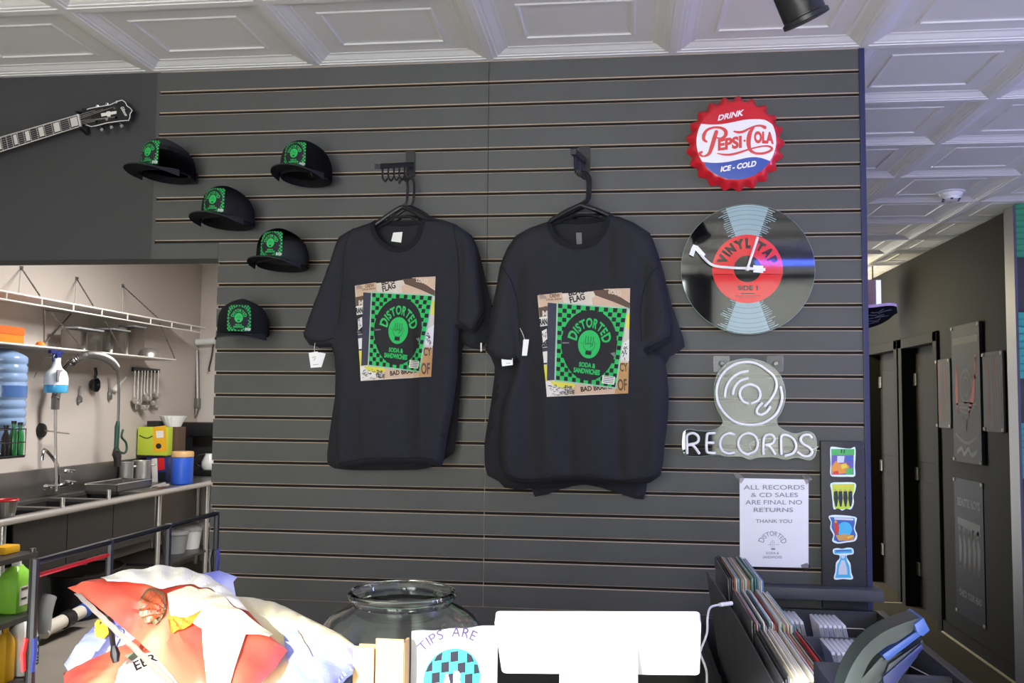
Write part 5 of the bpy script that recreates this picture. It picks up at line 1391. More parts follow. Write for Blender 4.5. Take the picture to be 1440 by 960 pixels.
def clip_rack():
    X = -.75; Q = lambda x, y: U(x, y, X=X)
    t = thing('clip_rack', 'black tube clip rack for snack bags standing on the counter at the left', 'display rack', (X, -1.66, CT))
    tops = [(50, 790), (155, 762), (237, 740), (305, 721)]
    T3 = [Q(*p) for p in tops]
    z = sum(p.z for p in T3)/4; T3 = [V(X, p.y, z) for p in T3]
    bm = BM(); tube(bm, [T3[0]+V(0, -.0, 0), T3[-1]], .0045, 8); obj('top_rail', bm, 'metal_black', t, world=True)
    bm = BM(); tube(bm, [T3[0]+V(0, .006, -.018), T3[1]+V(0, -.004, -.018)], .003, 6); obj('lower_rail', bm, 'red_plastic', t, world=True)['label'] = 'thin red rail'
    for i, p in enumerate(T3):
        pt = obj('post', tube(BM(), [p+V(0, 0, .004), V(X, p.y, CT+.008)], .0055, 8), 'metal_black', t, world=True)
        bm = BM()
        for k, dz in enumerate((.075, .10) if i in (1, 3) else (.09,)):
            s = 1 if k % 2 == 0 else -1
        cz = z-(.07 if i == 3 else .12 if i != 0 else .10)
        for s, m in ((1, 'navy_plastic'), (-1, 'plastic_black' if i else 'red_plastic')):
            a = V(X, p.y, cz); 
            bm = BM(); tube(bm, [a, a+V(.006*s, -.004, .004), a+V(.008*s, -.006, -.014), a+V(.006*s, -.006, -.036)], [.002, .0035, .0035, .003], 6)
            obj('bag_clip', bm, m, pt, world=True)
    obj('foot_rail', bx(BM(), (X-.012, T3[0].y-.02, CT), (X+.012, T3[-1].y+.02, CT+.012), bev=.002), 'metal_black', t, world=True)
    for y in (T3[0].y, T3[-1].y): obj('foot_bar', bx(BM(), (X-.09, y-.012, CT), (X+.09, y+.012, CT+.008), bev=.002), 'metal_black', t, world=True)
    # long clip hanging in front of the lower bags
clip_rack()
Yc = -1.97
t = thing('bag_clip_strip', 'long black clip hanging between the red and violet bags', 'clip', tuple(U(160, 930, Y=-1.92)))
bm = BM(); tube(bm, [U(153, 868, Y=-1.90), U(157, 890, Y=-1.91), U(160, 912, Y=-1.92)], .0035, 6); obj('arm', bm, 'plastic_black', t, world=True)
bm = BM(); tube(bm, [U(160, 908, Y=-1.92), U(162, 920, Y=-1.922), U(163, 931, Y=-1.925)], [.004, .0065, .004], 8); obj('jaw', bm, 'plastic_black', t, world=True)
bm = BM(); tube(bm, catmull([U(164, 908, Y=-1.92), U(170, 896, Y=-1.918), U(174, 888, Y=-1.916), U(170, 886, Y=-1.916), U(165, 896, Y=-1.918)], 4), .0015, 5); obj('wire_loop', bm, 'navy_plastic', t, world=True)
mat('shelf_mesh', '#c9c4be', .5); clear('plastic_clear_box', '#d9d6d2', .3, .2, .05)
mat('spray_clear', '#dfe3e8', .2)
for n, c in (('water_blue', '#7f98bd'), ('water_band', '#4a68a0'), ('bottle_green', '#2f7a45')): mat(n, c, .15)
mat('panel_dark', '#2c2a29', .45, .3)
mat('tap_green', '#25463a', .35)
mat('bin_dark', '#14161f', .5)
# ================================================================== the kitchen through the opening
KX = -4.2
q = lambda x, y, X=KX: U(x, y, X=X)
# wall shelves hung on chains
def wall_shelf(label, x0, y0, x1, y1, front, depth_lines, chains, lip=.05, ax=.004):
    """white wire shelf: front edge through two photo points on the plane X = front"""
    a, b = q(x0, y0, front), q(x1, y1, front); z = (a.z+b.z)/2
    Y0, Y1 = a.y, b.y
    t = thing('kitchen_shelf', label, 'shelf', (KX, (Y0+Y1)/2, z), 0, 'white shelves on the kitchen wall')
    bm = BM()
    bx(bm, (KX+.002, Y0-.5, z-.006), (front, Y1, z)); obj('shelf_deck', bm, 'shelf_mesh', t, world=True)
    bm = BM(); rod(bm, V(front, Y0-.5, z), V(front, Y1, z), .007); obj('front_rail', bm, 'white_metal', t, world=True)
    if lip:
        obj('lower_rail', rod(BM(), V(front, Y0-.5, z-lip), V(front, Y1-.12, z-lip), .006), 'white_metal', t, world=True)
        n = depth_lines
        for k in range(n):
            y = Y0-.3+(Y1-.3-Y0+.3)*k/(n-1); obj('rail_strut', rod(BM(), V(front, y, z), V(front, y, z-lip), .006, 6), 'white_metal', t, world=True)
    for (hx, hy, fx, fy) in chains:
        h = q(hx, hy, KX+ax); f = q(fx, fy, front); f = V(front, f.y, z+.012)
        bm = BM(); N = 26
        for k in range(N):
            u, v = h.lerp(f, k/N), h.lerp(f, (k+.8)/N); tube(bm, [u, v], .0045 if k % 2 else .0065, 5)
        obj('chain', bm, 'steel_dull', t, world=True)['kind'] = 'stuff'
        if ax > .1: continue
        bm = BM(); box(bm, h, (.012, .03, .03), bev=.003); obj('wall_anchor', bm, 'steel_dull', t, world=True)
        obj('tie_rod', rod(BM(), h, V(KX+.01, h.y-.02, z), .0025, 5), 'white_metal', t, world=True)
    return t, z
wall_shelf('upper white wire shelf on the kitchen wall, hung on chains', 0, 415, 290, 457, KX+.36, 9, [(30, 377, 56, 423), (108, 392, 131, 432), (173, 402, 222, 446)])
t, z2 = wall_shelf('lower white shelf on the kitchen wall carrying the orange box and steel bowl', 0, 487, 247, 502, KX+.30, 2, [(74, 441, 116, 495), (148, 452, 174, 498), (225, 455, 246, 502)], lip=0, ax=.352)
for p in ([(62, 436), (62, 484), (100, 441)],):
    pt = [q(a, b, KX+.03) for a, b in p]
    bm = BM(); tube(bm, pt, .007, 6, closed=True); solo('shelf_bracket', bm, 'steel_dull', 'grey triangular bracket under the upper kitchen shelf', 'bracket')
SX = KX+.18
def on_shelf(x): return q(x, 490, SX).y
a, b = q(0, 463, SX+.08), q(22, 463, SX+.08); c = q(33, 463, SX-.08)
h = (a.z-z2)*1.3
t = thing('orange_box', 'orange box at the left end of the lower kitchen shelf', 'box', (SX, (a.y+c.y)/2, z2))
obj('carton', bx(BM(), (SX-.1, a.y-.1, z2+.001), (SX+.1, b.y+.06, z2+h), bev=.003), 'orange', t, world=True)
obj('lid_flap', bx(BM(), (SX+.1, a.y-.1, z2+h*.55), (SX+.103, b.y+.06, z2+h)), 'orange_dark', t, world=True)
y = on_shelf(47); bm = lathe(BM(), [(.03, 0), (.032, .02), (.024, .034), (.01, .04)], (SX+.05, y, z2+.001), 18, capt=True); solo('orange_cup', bm, 'orange', 'tiny orange cup beside the orange box on the kitchen shelf', 'cup')
for i, (x0, x1, yy, lb) in enumerate(((97, 134, 459, 'clear plastic tub left of the chain on the lower kitchen shelf'), (148, 172, 461, 'clear plastic tub in the middle of the lower kitchen shelf'), (178, 194, 457, 'tall clear plastic tub beside the steel bowl'))):
    a, b = q(x0, yy, SX), q(x1, yy, SX); h = a.z-z2
    t = thing('plastic_tub', lb, 'tub', (SX, (a.y+b.y)/2, z2), 0, 'clear tubs on the kitchen shelf')
    bm = bx(BM(), (SX-.07, a.y, z2+.002), (SX+.07, b.y, z2+h-.012), bev=.02); obj('tub_body', bm, 'plastic_clear_box', t, world=True)
    bm = bx(BM(), (SX-.075, a.y-.004, z2+h-.014), (SX+.075, b.y+.004, z2+h), bev=.006); obj('tub_lid', bm, 'case_grey', t, world=True)
a, b = q(194, 500, SX), q(225, 500, SX); r = (b.y-a.y)/2*.86; cc = V(SX, (a.y+b.y)/2, z2)
r = .095
t = thing('steel_bowl', 'upturned shiny steel bowl on the lower kitchen shelf', 'bowl', tuple(cc))
obj('bowl_shell', fixn(lathe(BM(), [(r, .006), (r*.97, r*.4), (r*.8, r*.75), (r*.5, r*.92), (r*.2, r*.97)], n=30, capb=False, capt=True)), 'steel', t)
bm = BM(); tube(bm, [V(r*math.cos(k*PI/12), r*math.sin(k*PI/12), .005) for k in range(24)], .005, 6, closed=True); obj('rolled_rim', bm, 'steel', t)
# utensil rail
a, b = q(188, 519, KX+.02), q(225, 520, KX+.02)
t = thing('utensil_rail', 'dark rail on the kitchen wall with hooks for ladles', 'rail', tuple((a+b)/2))
obj('bar', bx(BM(), (KX+.001, a.y, a.z-.018), (KX+.022, b.y, a.z+.018), bev=.003), 'steel_dark', t, world=True)
for i, x in enumerate((190, 195, 200, 204, 208, 213, 218, 223)):
    p = q(x, 521, KX+.03); L = q(x, 521, KX+.03).z-q(x, [566, 572, 574, 562, 560, 568, 558, 570][i], KX+.03).z
    lb = f'{ORD[i]} steel utensil from the left on the kitchen utensil rail'
    t = thing('hanging_ladle', lb, 'utensil', (p.x, p.y, p.z-L), 0, 'steel utensils on the rail')
    bm = BM(); tube(bm, [p, p+V(0, 0, -L*.7), p+V(.004, 0, -L+.05)], [.006, .004, .005], 6); obj('handle', bm, 'steel', t, world=True)
    bm = BM()
    if i % 3 == 1: bx(bm, (p.x-.002, p.y-.035, p.z-L-.02), (p.x+.002, p.y+.035, p.z-L+.05), bev=.0015)
    else: lathe(bm, [(.008, -.035), (.03, -.028), (.042, -.008), (.044, .01)], (p.x+.03, p.y, p.z-L+.02), 18)
    obj('utensil_head', bm, 'steel', t, world=True)
# hanging pan, scoop shapes
p = q(133, 541, KX+.03); t = thing('hanging_frying_pan', 'small black frying pan hanging on the kitchen wall', 'pan', (p.x, p.y, p.z-.09))
r = q(133, 531, KX+.03).z-p.z
bm = lathe(BM(), [(r*.8, -.015), (r*.83, -.015), (r, .018), (r*.97, .018), (r*.8, -.008)], n=28, axis='x', capt=True); bmesh.ops.translate(bm, verts=bm.verts, vec=p); obj('pan_body', fixn(bm), 'plastic_black', t, world=True)
bm = BM(); tube(bm, [p+V(0, 0, r*.95), p+V(.01, 0, r*1.6), q(134, 517, KX+.03)], [.011, .013, .012], 8); obj('handle', bm, 'plastic_black', t, world=True)
for i, (x0, y0, x1, y1, w, m, lb) in enumerate(((113, 543, 112, 566, .02, 'steel_dull', 'grey spoon hanging on the kitchen wall left of the pan'), (154, 530, 155, 562, .018, 'steel_dull', 'grey spatula hanging on the kitchen wall right of the pan'), (178, 530, 160, 549, .024, 'white_metal', 'white slanting scraper on the kitchen wall'))):
    a, b = q(x0, y0, KX+.02), q(x1, y1, KX+.02)
    t = thing('wall_utensil', lb, 'utensil', tuple(b))
    obj('handle', tube(BM(), [a, a.lerp(b, .6)], .007, 6), m, t, world=True); obj('utensil_head', tube(BM(), [a.lerp(b, .58), a.lerp(b, .7), a.lerp(b, .95), b], [w*.5, w, w, w*.6], 8), m, t, world=True)
# spray bottle
CXf = -3.57                                            # front edge of the sink counter
p = q(78, 553, KX+.30); top = q(78, 489, KX+.30); h = top.z-p.z
t = thing('hanging_spray_bottle', 'clear spray bottle of blue liquid with a navy trigger, hooked on the tap riser', 'spray bottle', tuple(p))
r = (q(92, 553, KX+.30).y-q(65, 553, KX+.30).y)/2*.72
k = h/.30
obj('liquid', lathe(BM(), [(r*.9, .004), (r*.97, .012), (r*.97, .055*k)], n=22, capt=True), 'sky_liquid', t)
obj('bottle_body', lathe(BM(), [(r, .055*k+.001), (r, .10*k), (r*.85, .14*k), (r*.45, .17*k), (r*.32, .20*k), (r*.32, .235*k)], n=22, capt=True), 'spray_clear', t)
bm = BM(); box(bm, (0, 0, .255*k), (.034, .05, .05*k), bev=.006); box(bm, (.0, -.05, .272*k), (.028, .07, .024*k), bev=.005); box(bm, (0, .035, .275*k), (.026, .04, .018*k), bev=.004); tube(bm, catmull([V(0, -.03, .26*k), V(0, -.045, .235*k), V(0, -.042, .21*k)], 3), .007, 6)
obj('trigger_head', bm, 'navy_plastic', t)
a = q(68, 525, KX+.16)
obj('hook_wire', tube(BM(), [V(-.0, -.02, .235*k), V(-.1, 0, .24*k), V(-.165, .0, .10*k)], .003, 5), 'steel', t)
obj('label_patch', bx(BM(), (r*.6, -r*.95, .075*k), (r*.72, -r*.1, .155*k), bev=.004), 'print_grey', t)
# water bottle and wire basket of bottles
p = q(8, 600, KX+.2); tp = q(10, 500, KX+.2); h = tp.z-p.z; r = .145
t = thing('water_bottle', 'big blue five gallon water bottle at the left edge of the kitchen wall', 'water bottle', (KX+.165, p.y, p.z))
prof = [(r*.93, 0)]; N = 8
for i in range(N):
    z0 = h*(i/N); prof += [(r*.95, z0+.005), (r, z0+h/N*.25), (r, z0+h/N*.75), (r*.95, z0+h/N*.97)]
obj('bottle_shell', lathe(BM(), prof+[(r*.7, h*1.04), (r*.3, h*1.1)], n=30, capt=True), 'water_blue', t)
obj('blue_band', lathe(BM(), [(r*1.012, h*.42), (r*1.012, h*.58)], n=30, capb=False), 'water_band', t)
t = thing('hanging_wire_basket', 'black wire basket on the kitchen wall holding green bottles and the water bottle', 'basket', (KX+.17, q(15, 640).y, q(15, 645, KX+.3).z))
fa, fb = q(0, 648, KX+.44), q(35, 640, KX+.44); zb = fb.z; zt2 = q(35, 603, KX+.44).z
y0, y1 = fa.y-.25, fb.y
for z in (zb, (zb+zt2)/2, zt2):
    obj('wire_hoop', tube(BM(), [V(KX+.01, y0, z), V(KX+.44, y0, z), V(KX+.44, y1, z), V(KX+.01, y1, z)], .004, 6), 'metal_black', t, world=True)
for k in range(6):
    y = y0+(y1-y0)*k/5; obj('upright_wire', tube(BM(), [V(KX+.44, y, zt2), V(KX+.44, y, zb), V(KX+.01, y, zb)], .003, 5), 'metal_black', t, world=True)
obj('basket_floor', bx(BM(), (KX+.005, y0, zb-.012), (KX+.44, y1, zb-.004)), 'metal_black', t, world=True)
wb = bpy.data.objects['water_bottle']; wb.location.z = zb+.01; dz = p.z-zb-.01
obj('bottle_base', lathe(BM(), [(r*.9, 0), (r*.95, .02), (r*.95, dz)], n=30, capt=True), 'water_blue', wb)
for o in wb.children:
    if o.name.split('.')[0] != 'bottle_base': o.location.z = dz
for i, (x, yy, m, lb) in enumerate(((20, 590, 'bottle_green', 'green bottle in the wire basket, nearest the water bottle'), (29, 592, 'bottle_green', 'green bottle at the right end of the wire basket'), (9, 596, 'plastic_black', 'dark bottle left of the green ones in the wire basket'))):
    b = q(x, yy, KX+.385-.0*(i == 2)); hh = b.z-zb-.004
    t = thing('bottle', lb, 'bottle', (b.x, b.y, zb-.003), 0, 'bottles in the wire basket')
    obj('bottle_body', lathe(BM(), [(.022, 0), (.024, .01), (.024, hh*.6), (.011, hh*.8), (.013, hh*.93)], n=18, capt=True), m, t)
    obj('cap', lathe(BM(), [(.016, hh*.92), (.016, hh)], n=14, capt=True), 'plastic_black', t)
# sink counter
def sink():
    ZK = .87; y0, y1 = 1.2, 5.72; fx = CXf
    t = thing('sink_counter', 'long stainless steel sink counter with a tall splashback along the kitchen wall', 'sink counter', ((KX+fx)/2, 3.4, 0))
    obj('splashback', bx(BM(), (KX+.003, y0, ZK), (KX+.035, y1-.9, ZK+.20), bev=.006), 'steel_dull', t, world=True)
    ya = U(8.7, 730, Z=ZK).y
    bowls = [(2.15, 2.62), (2.70, 3.17), (3.25, 3.72)]
    bm = BM(); ys = [y0, *[v for b in bowls for v in b], y1]
    for a, b in zip(ys[::2], ys[1::2]): bx(bm, (KX+.01, a, ZK-.02), (fx, b, ZK))
    for a, b in bowls: bx(bm, (KX+.01, a, ZK-.02), (KX+.12, b, ZK)); bx(bm, (fx-.09, a, ZK-.02), (fx, b, ZK))
    obj('deck', bm, 'steel_dull', t, world=True)
    bm = BM(); tube(bm, [V(fx, y0, ZK-.012), V(fx, y1, ZK-.012)], .022, 10); obj('rolled_edge', bm, 'steel', t, world=True)
    for a, b in bowls:
        bm = BM(); x0, x1 = KX+.12, fx-.09; d = ZK-.30
        for lo, hi in (((x0, a, d), (x0+.004, b, ZK-.02)), ((x1-.004, a, d), (x1, b, ZK-.02)), ((x0, a, d), (x1, a+.004, ZK-.02)), ((x0, b-.004, d), (x1, b, ZK-.02)), ((x0, a, d-.004), (x1, b, d))): bx(bm, lo, hi)
        obj('bowl', bm, 'steel_dark', t, world=True)
    for y in (2.66, 3.21): obj('overflow_tube', rod(BM(), V(fx-.06, y, ZK), V(fx-.06, y, ZK+.065), .014, 10), 'steel', t, world=True)
    for a, b in ((2.12, 2.66), (2.66, 3.21), (3.21, 3.80)):
        obj('front_panel', bx(BM(), (fx-.03, a+.004, ZK-.36), (fx-.02, b-.004, ZK-.035)), 'panel_dark', t, world=True)
    for y in (1.3, 2.05, 3.9, 4.75, 5.6):
        for x in (fx-.04, KX+.1): obj('leg', rod(BM(), V(x, y, 0), V(x, y, ZK-.03), .019, 10), 'steel', t, world=True)
    obj('under_shelf', bx(BM(), (KX+.08, 4.0, .26), (fx-.03, 5.6, .28)), 'steel_dark', t, world=True)
    for y in (3.45,):
        obj('drain_tail', lathe(BM(), [(.03, .36), (.03, .44), (.045, .46), (.045, .50), (.06, .57)], (fx-.38, y, 0), 16), 'steel_dull', t, world=True)
sink()
# wall tap, pre-rinse spray, wall bracket
def taps():
    t = thing('swan_neck_tap', 'chrome swan-neck tap with two handles on the splashback', 'tap', tuple(q(80, 690, KX+.05)))
    X = KX+.12
    bm = BM(); tube(bm, catmull([q(82, 668, X), q(81, 655, X), q(76, 646, X), q(66, 634, X+.03), q(62, 632, X+.05), q(60, 638, X+.06), q(59, 647, X+.06)], 5), .013, 10); obj('spout', bm, 'chrome', t, world=True)
    obj('body_bar', tube(BM(), [q(62, 686, X), q(94, 680, X)], .016, 10), 'chrome', t, world=True)
    obj('column', tube(BM(), [q(82, 668, X), q(81, 686, X)], .015, 10), 'chrome', t, world=True)
    for x, y in ((63, 684), (93, 678), (92, 662)):
        c = q(x, y, X+.02); bm = BM(); tube(bm, [c, c+V(.05, 0, .0)], [.018, .012], 8); tube(bm, [c+V(.05, -.035, .01), c+V(.05, .035, .0)], .008, 6); obj('handle', bm, 'chrome', t, world=True)
    t = thing('pre_rinse_tap', 'tall pre-rinse tap with a coiled hose arching to a green spray handle', 'tap', tuple(q(78, 690, KX+.1)))
    X = KX+.13
    obj('riser', tube(BM(), [q(79, 690, X), q(78, 600, X), q(78, 553, X)], .011, 10), 'steel', t, world=True)
    obj('clamp', box(BM(), q(78, 566, X), (.04, .05, .10), bev=.006), 'steel_dull', t, world=True)
    arc = catmull([q(78, 560, X), q(84, 535, X), (q(92, 521, X+.1)), q(105, 507, X+.22), q(122, 499, X+.27), q(140, 500, X+.27), q(155, 507, X+.2), q(163, 516, X+.11)], 8)
    obj('hose', tube(BM(), arc+catmull([q(163, 516, X+.11), q(166, 530, X+.11), q(167, 560, X+.11), q(166, 595, X+.11)], 6)[1:], .010, 8), 'steel_dull', t, world=True)
    bm = BM(); L = [arc[0]]
    for a, b in zip(arc, arc[1:]):
        for k in range(1, 5): L.append(a.lerp(b, k/4))
    for i in range(0, len(L)-1, 3):
        d = (L[i+1]-L[i]).normalized(); x, y = frame_of(d)
        tube(bm, [L[i]+(x*math.cos(k*PI/4)+y*math.sin(k*PI/4))*.026 for k in range(8)], .0055, 4, closed=True)
    obj('spring_coil', bm, 'steel_dull', t, world=True)['kind'] = 'stuff'
    obj('spray_handle', tube(BM(), [q(166, 592, X+.11), q(165, 600, X+.11), q(163.5, 630, X+.11)], [.014, .02, .019], 10), 'tap_green', t, world=True)
    obj('spray_head', tube(BM(), [q(163.5, 630, X+.11), q(164, 638, X+.11), q(165, 644, X+.11), q(165.5, 655, X+.11)], [.02, .035, .03, .026], 12), 'steel_dark', t, world=True)
    obj('lever', tube(BM(), catmull([q(164, 633, X+.13), q(174, 637, X+.13), q(178, 632, X+.13), q(177, 622, X+.13), q(171, 614, X+.13), q(173, 604, X+.13)], 4), .009, 8), 'tap_green', t, world=True)
    t = thing('tap_brace', 'small steel brace with a round wall plate steadying the tap riser', 'bracket', tuple(q(57, 606, KX+.01)))
    c = q(57, 605, KX+.0)
    bm = lathe(BM(), [(.055, .001), (.05, .02), (.02, .03)], n=18, axis='x', capt=True); bmesh.ops.translate(bm, verts=bm.verts, vec=c); obj('wall_plate', fixn(bm), 'plastic_black', t, world=True)
    obj('brace_bar', tube(BM(), [c+V(.02, 0, 0), q(78, 607, X), q(97, 609, X)], .007, 6), 'steel', t, world=True)
taps()
# things on the counter
ZK = .87
def on_counter(x, y): return U(x, y, Z=ZK)
def pot(x0, x1, yb, yt, lb, m='steel', d=.0):
    a, b = on_counter(x0, yb), on_counter(x1, yb); c = on_counter((x0+x1)/2, yb)
    D = (c-CAM).dot(_f); r = (x1-x0)/2*D/FPX; h = (yb-yt)*D/FPX; c = c+V(r*.1, r*.2, 0); c.x = max(c.x, KX+.05+r*1.1)
    t = thing('steel_pot', lb, 'pot', (c.x, c.y, ZK+.002), 0, 'steel pots by the sink')
    obj('pot_body', fixn(lathe(BM(), [(r*.93, 0), (r*.97, h*.05), (r, h*.95), (r*1.04, h), (r*.98, h*.99), (r*.95, h*.95), (r*.93, h*.04)], n=30, capt=True)), m, t)
    bm = BM(); tube(bm, catmull([V(r*.6, r*.78, h*.78), V(r*.85, r*1.05, h*.8), V(r*1.0, r*.9, h*.8), V(r*.78, r*.6, h*.78)], 4), .007, 6); obj('handle', bm, m, t)
pot(165, 184, 682, 650, 'steel pot on the sink counter, left one of the pair')
pot(184, 209, 680, 648, 'wider steel pot on the sink counter, right one of the pair')
a, b = on_counter(157, 691), on_counter(214, 683)
t = thing('steel_pan', 'shallow grey steel pan in front of the pots on the sink counter', 'pan', ((a.x+b.x)/2-.1, (a.y+b.y)/2, ZK))
c = V((a.x+b.x)/2-.08, (a.y+b.y)/2-.06, ZK+.003)
bm = BM(); L, Wd, H = (b.y-a.y)*.5, .13, .06
for lo, hi in (((c.x-Wd, c.y-L, ZK+.002), (c.x+Wd, c.y+L, ZK+.006)), ((c.x-Wd, c.y-L, ZK), (c.x-Wd+.004, c.y+L, ZK+H)), ((c.x+Wd-.004, c.y-L, ZK), (c.x+Wd, c.y+L, ZK+H)), ((c.x-Wd, c.y-L, ZK), (c.x+Wd, c.y-L+.004, ZK+H)), ((c.x-Wd, c.y+L-.004, ZK), (c.x+Wd, c.y+L, ZK+H))): bx(bm, lo, hi)
obj('pan_body', bm, 'steel_dull', t, world=True)
bm = BM(); tube(bm, [V(c.x-Wd, c.y-L, ZK+H), V(c.x+Wd, c.y-L, ZK+H), V(c.x+Wd, c.y+L, ZK+H), V(c.x-Wd, c.y+L, ZK+H)], .006, 6, closed=True); obj('pan_rim', bm, 'steel', t, world=True)
def upright_box(name, cat, lb, x0, x1, y0, y1, m, Yd, depth=.1, arts=(), zb=None, X=None):
    """box whose near face fills the photo rectangle, at depth Yd"""
    a, b = U(x0, y0, Y=Yd), U(x1, y1, Y=Yd); z0 = min(a.z, b.z) if zb is None else zb
    t = thing(name, lb, cat, ((a.x+b.x)/2, Yd+depth/2, z0))
    bm = bx(BM(), (a.x, Yd, z0), (b.x, Yd+depth, a.z), bev=.004); obj('carton', bm, m, t, world=True)
    for nm, A, ms in arts:
        obj(nm, A.done(lambda u, v, l: U(u, -v, Y=Yd-.0006-l)), ms, t, smooth=False, world=True)
    return t
YB = 4.58
zc = ZK+.003
# black rack of two boxes
a, b = U(194, 560, Y=YB+.12), U(214, 682, Y=YB+.12); a.x = max(a.x, KX+.045)
t = thing('box_rack', 'tall black rack holding the yellow and red boxes on the counter', 'rack', ((a.x+b.x)/2, YB+.2, ZK))
obj('rack_back', bx(BM(), (a.x, YB+.105, ZK+.003), (b.x+.03, YB+.25, U(200, 592, Y=YB).z), bev=.004), 'plastic_black', t, world=True)
ymid = U(210, 640, Y=YB).z
obj('rack_shelf', bx(BM(), (a.x, YB-.01, ymid-.012), (U(234, 640, Y=YB).x, YB+.1, ymid), bev=.002), 'plastic_black', t, world=True)
A = Art(); A.poly([(215, -600), (234, -598), (235, -634), (216, -636)], 0, 1); A.stroke([(196, -612), (206, -616), (214, -613)], 1.4, 1, 2); A.poly([(219, -606), (230, -605), (230, -615), (220, -616)], 2, 2); A.ring((223, -627), 0, 4, 1, 2, n=10)
upright_box('tea_box', 'carton', 'lime and yellow carton on the upper level of the black rack', 194, 235, 600, 639, 'lime', YB, .09, [('printed_front', A, ['yellow_plastic', 'plastic_black', 'print_white'])], zb=ymid)
A = Art(); A.poly([(213, -645), (221, -644), (222, -680), (214, -680)], 0, 1); A.poly([(222, -644), (231, -643), (232, -660), (222, -661)], 1, 1); A.poly([(223, -664), (233, -663), (233, -678), (223, -680)], 2, 1)
upright_box('tea_box', 'carton', 'red, white and black carton on the lower level of the black rack', 206, 235, 642, 684, 'navy_plastic', YB-.0, .09, [('printed_front', A, ['print_white', 'red_plastic', 'plastic_black'])], zb=zc)
# coffee filters on a dark dispenser
YF = 4.78
a, b = U(229, 600, Y=YF), U(247, 684, Y=YF)
t = thing('dispenser_box', 'dark brown box under the white coffee filters', 'box', ((a.x+b.x)/2, YF+.08, zc))
obj('carton', bx(BM(), (a.x, YF, zc), (b.x, YF+.16, a.z), bev=.004), 'print_brown', t, world=True); obj('front_label', bx(BM(), (a.x+.05, YF-.002, zc+.06), (b.x-.008, YF, zc+.2)), 'tan_lid', t, world=True)
f = U(243, 598, Y=YF+.07); r = 19*(YF+3.1)/FPX
t = thing('filter_stack', 'stack of white fluted paper coffee filters', 'coffee filters', (f.x, f.y, a.z+.001))
h = U(243, 585, Y=YF+.07).z-a.z
obj('fluted_paper', fixn(lathe(BM(), [(r*.62, 0), (r*.75, h*.4), (r, h), (r*.97, h), (r*.7, h*.42), (r*.55, .012)], n=80, capt=True, fn=lambda t_, z: 1+.035*math.sin(20*t_)*(z/h))), 'white_paper', t)
# blue can with tan lid
p = on_counter(264, 682); D = (p-CAM).dot(_f); r = 15*D/FPX; h = (682-644)*D/FPX
t = thing('coffee_can', 'big blue coffee can with a tan lid on the kitchen counter', 'can', (p.x-.5*r-.05, p.y+.95*r, zc+.002))
obj('can_body', lathe(BM(), [(r*.98, 0), (r, .01), (r, h*.97), (r*.97, h)], n=30, capt=True), 'blue_plastic', t); obj('can_lid', lathe(BM(), [(r*1.03, h), (r*1.03, h+.035), (r*.95, h+.045)], n=30, capt=True), 'tan_lid', t)
# coffee brewer with a glass pot
YC = 5.3
P_ = lambda x, y: U(x, y, Y=YC)
t = thing('coffee_brewer', 'black coffee brewer with a glass pot at the right end of the kitchen counter', 'coffee maker', tuple(on_counter(284, 678)))
zb = zc
obj('brewer_top', bx(BM(), (P_(247, 593).x, YC, P_(280, 613).z), (P_(303, 595).x, YC+.24, P_(280, 594).z), bev=.01), 'plastic_black', t, world=True)
obj('brewer_tower', bx(BM(), (P_(247, 600).x, YC+.16, zb), (P_(303, 600).x, YC+.26, P_(280, 610).z), bev=.006), 'steel_dark', t, world=True)
obj('hot_plate', bx(BM(), (P_(272, 670).x, YC-.02, zb), (P_(303, 670).x, YC+.2, zb+.05), bev=.008), 'plastic_black', t, world=True)
c = V(P_(289, 660).x, YC+.08, zb+.052); r = .075
o = obj('glass_pot', lathe(BM(), [(r*.8, 0), (r, .03), (r*.98, .07), (r*.6, .13), (r*.55, .15)], c, 24, capt=True), 'case_clear', t, world=True)
obj('pot_handle', tube(BM(), catmull([c+V(-.04, -.03, .14), c+V(-.10, -.05, .13), c+V(-.11, -.05, .06), c+V(-.075, -.03, .03)], 4), .009, 8), 'plastic_black', o, world=True)
obj('black_panel', bx(BM(), (P_(250, 615).x, YC+.02, P_(260, 640).z), (P_(268, 615).x, YC+.05, P_(260, 613).z)), 'plastic_black', t, world=True)
# silver scissors and red-rimmed strainer on the counter
p = on_counter(230, 688); bm = BM(); tube(bm, [p+V(-.06, -.1, .020), p+V(-.04, .15, .020)], [.006, .014], 6); tube(bm, [p+V(-.04, -.1, .030), p+V(-.07, .15, .032)], [.006, .014], 6); solo('steel_tongs', bm, 'steel', 'shiny steel tongs lying on the counter edge before the boxes', 'tongs')
p = on_counter(20, 731); t = thing('strainer_basket', 'small fluted strainer with a red rim at the left end of the sink', 'strainer', (p.x-.12, p.y+.1, ZK+.003)); D = (p-CAM).dot(_f); r = 14*D/FPX; h = 24*D/FPX
obj('fluted_side', lathe(BM(), [(r*.75, 0), (r, h)], n=60, fn=lambda t_, z: 1+.02*math.sin(15*t_)), 'steel_dull', t)
bm = BM(); tube(bm, [V(r*math.cos(k*PI/12), r*math.sin(k*PI/12), h) for k in range(24)], .007, 6, closed=True); obj('rim', bm, 'red_plastic', t)
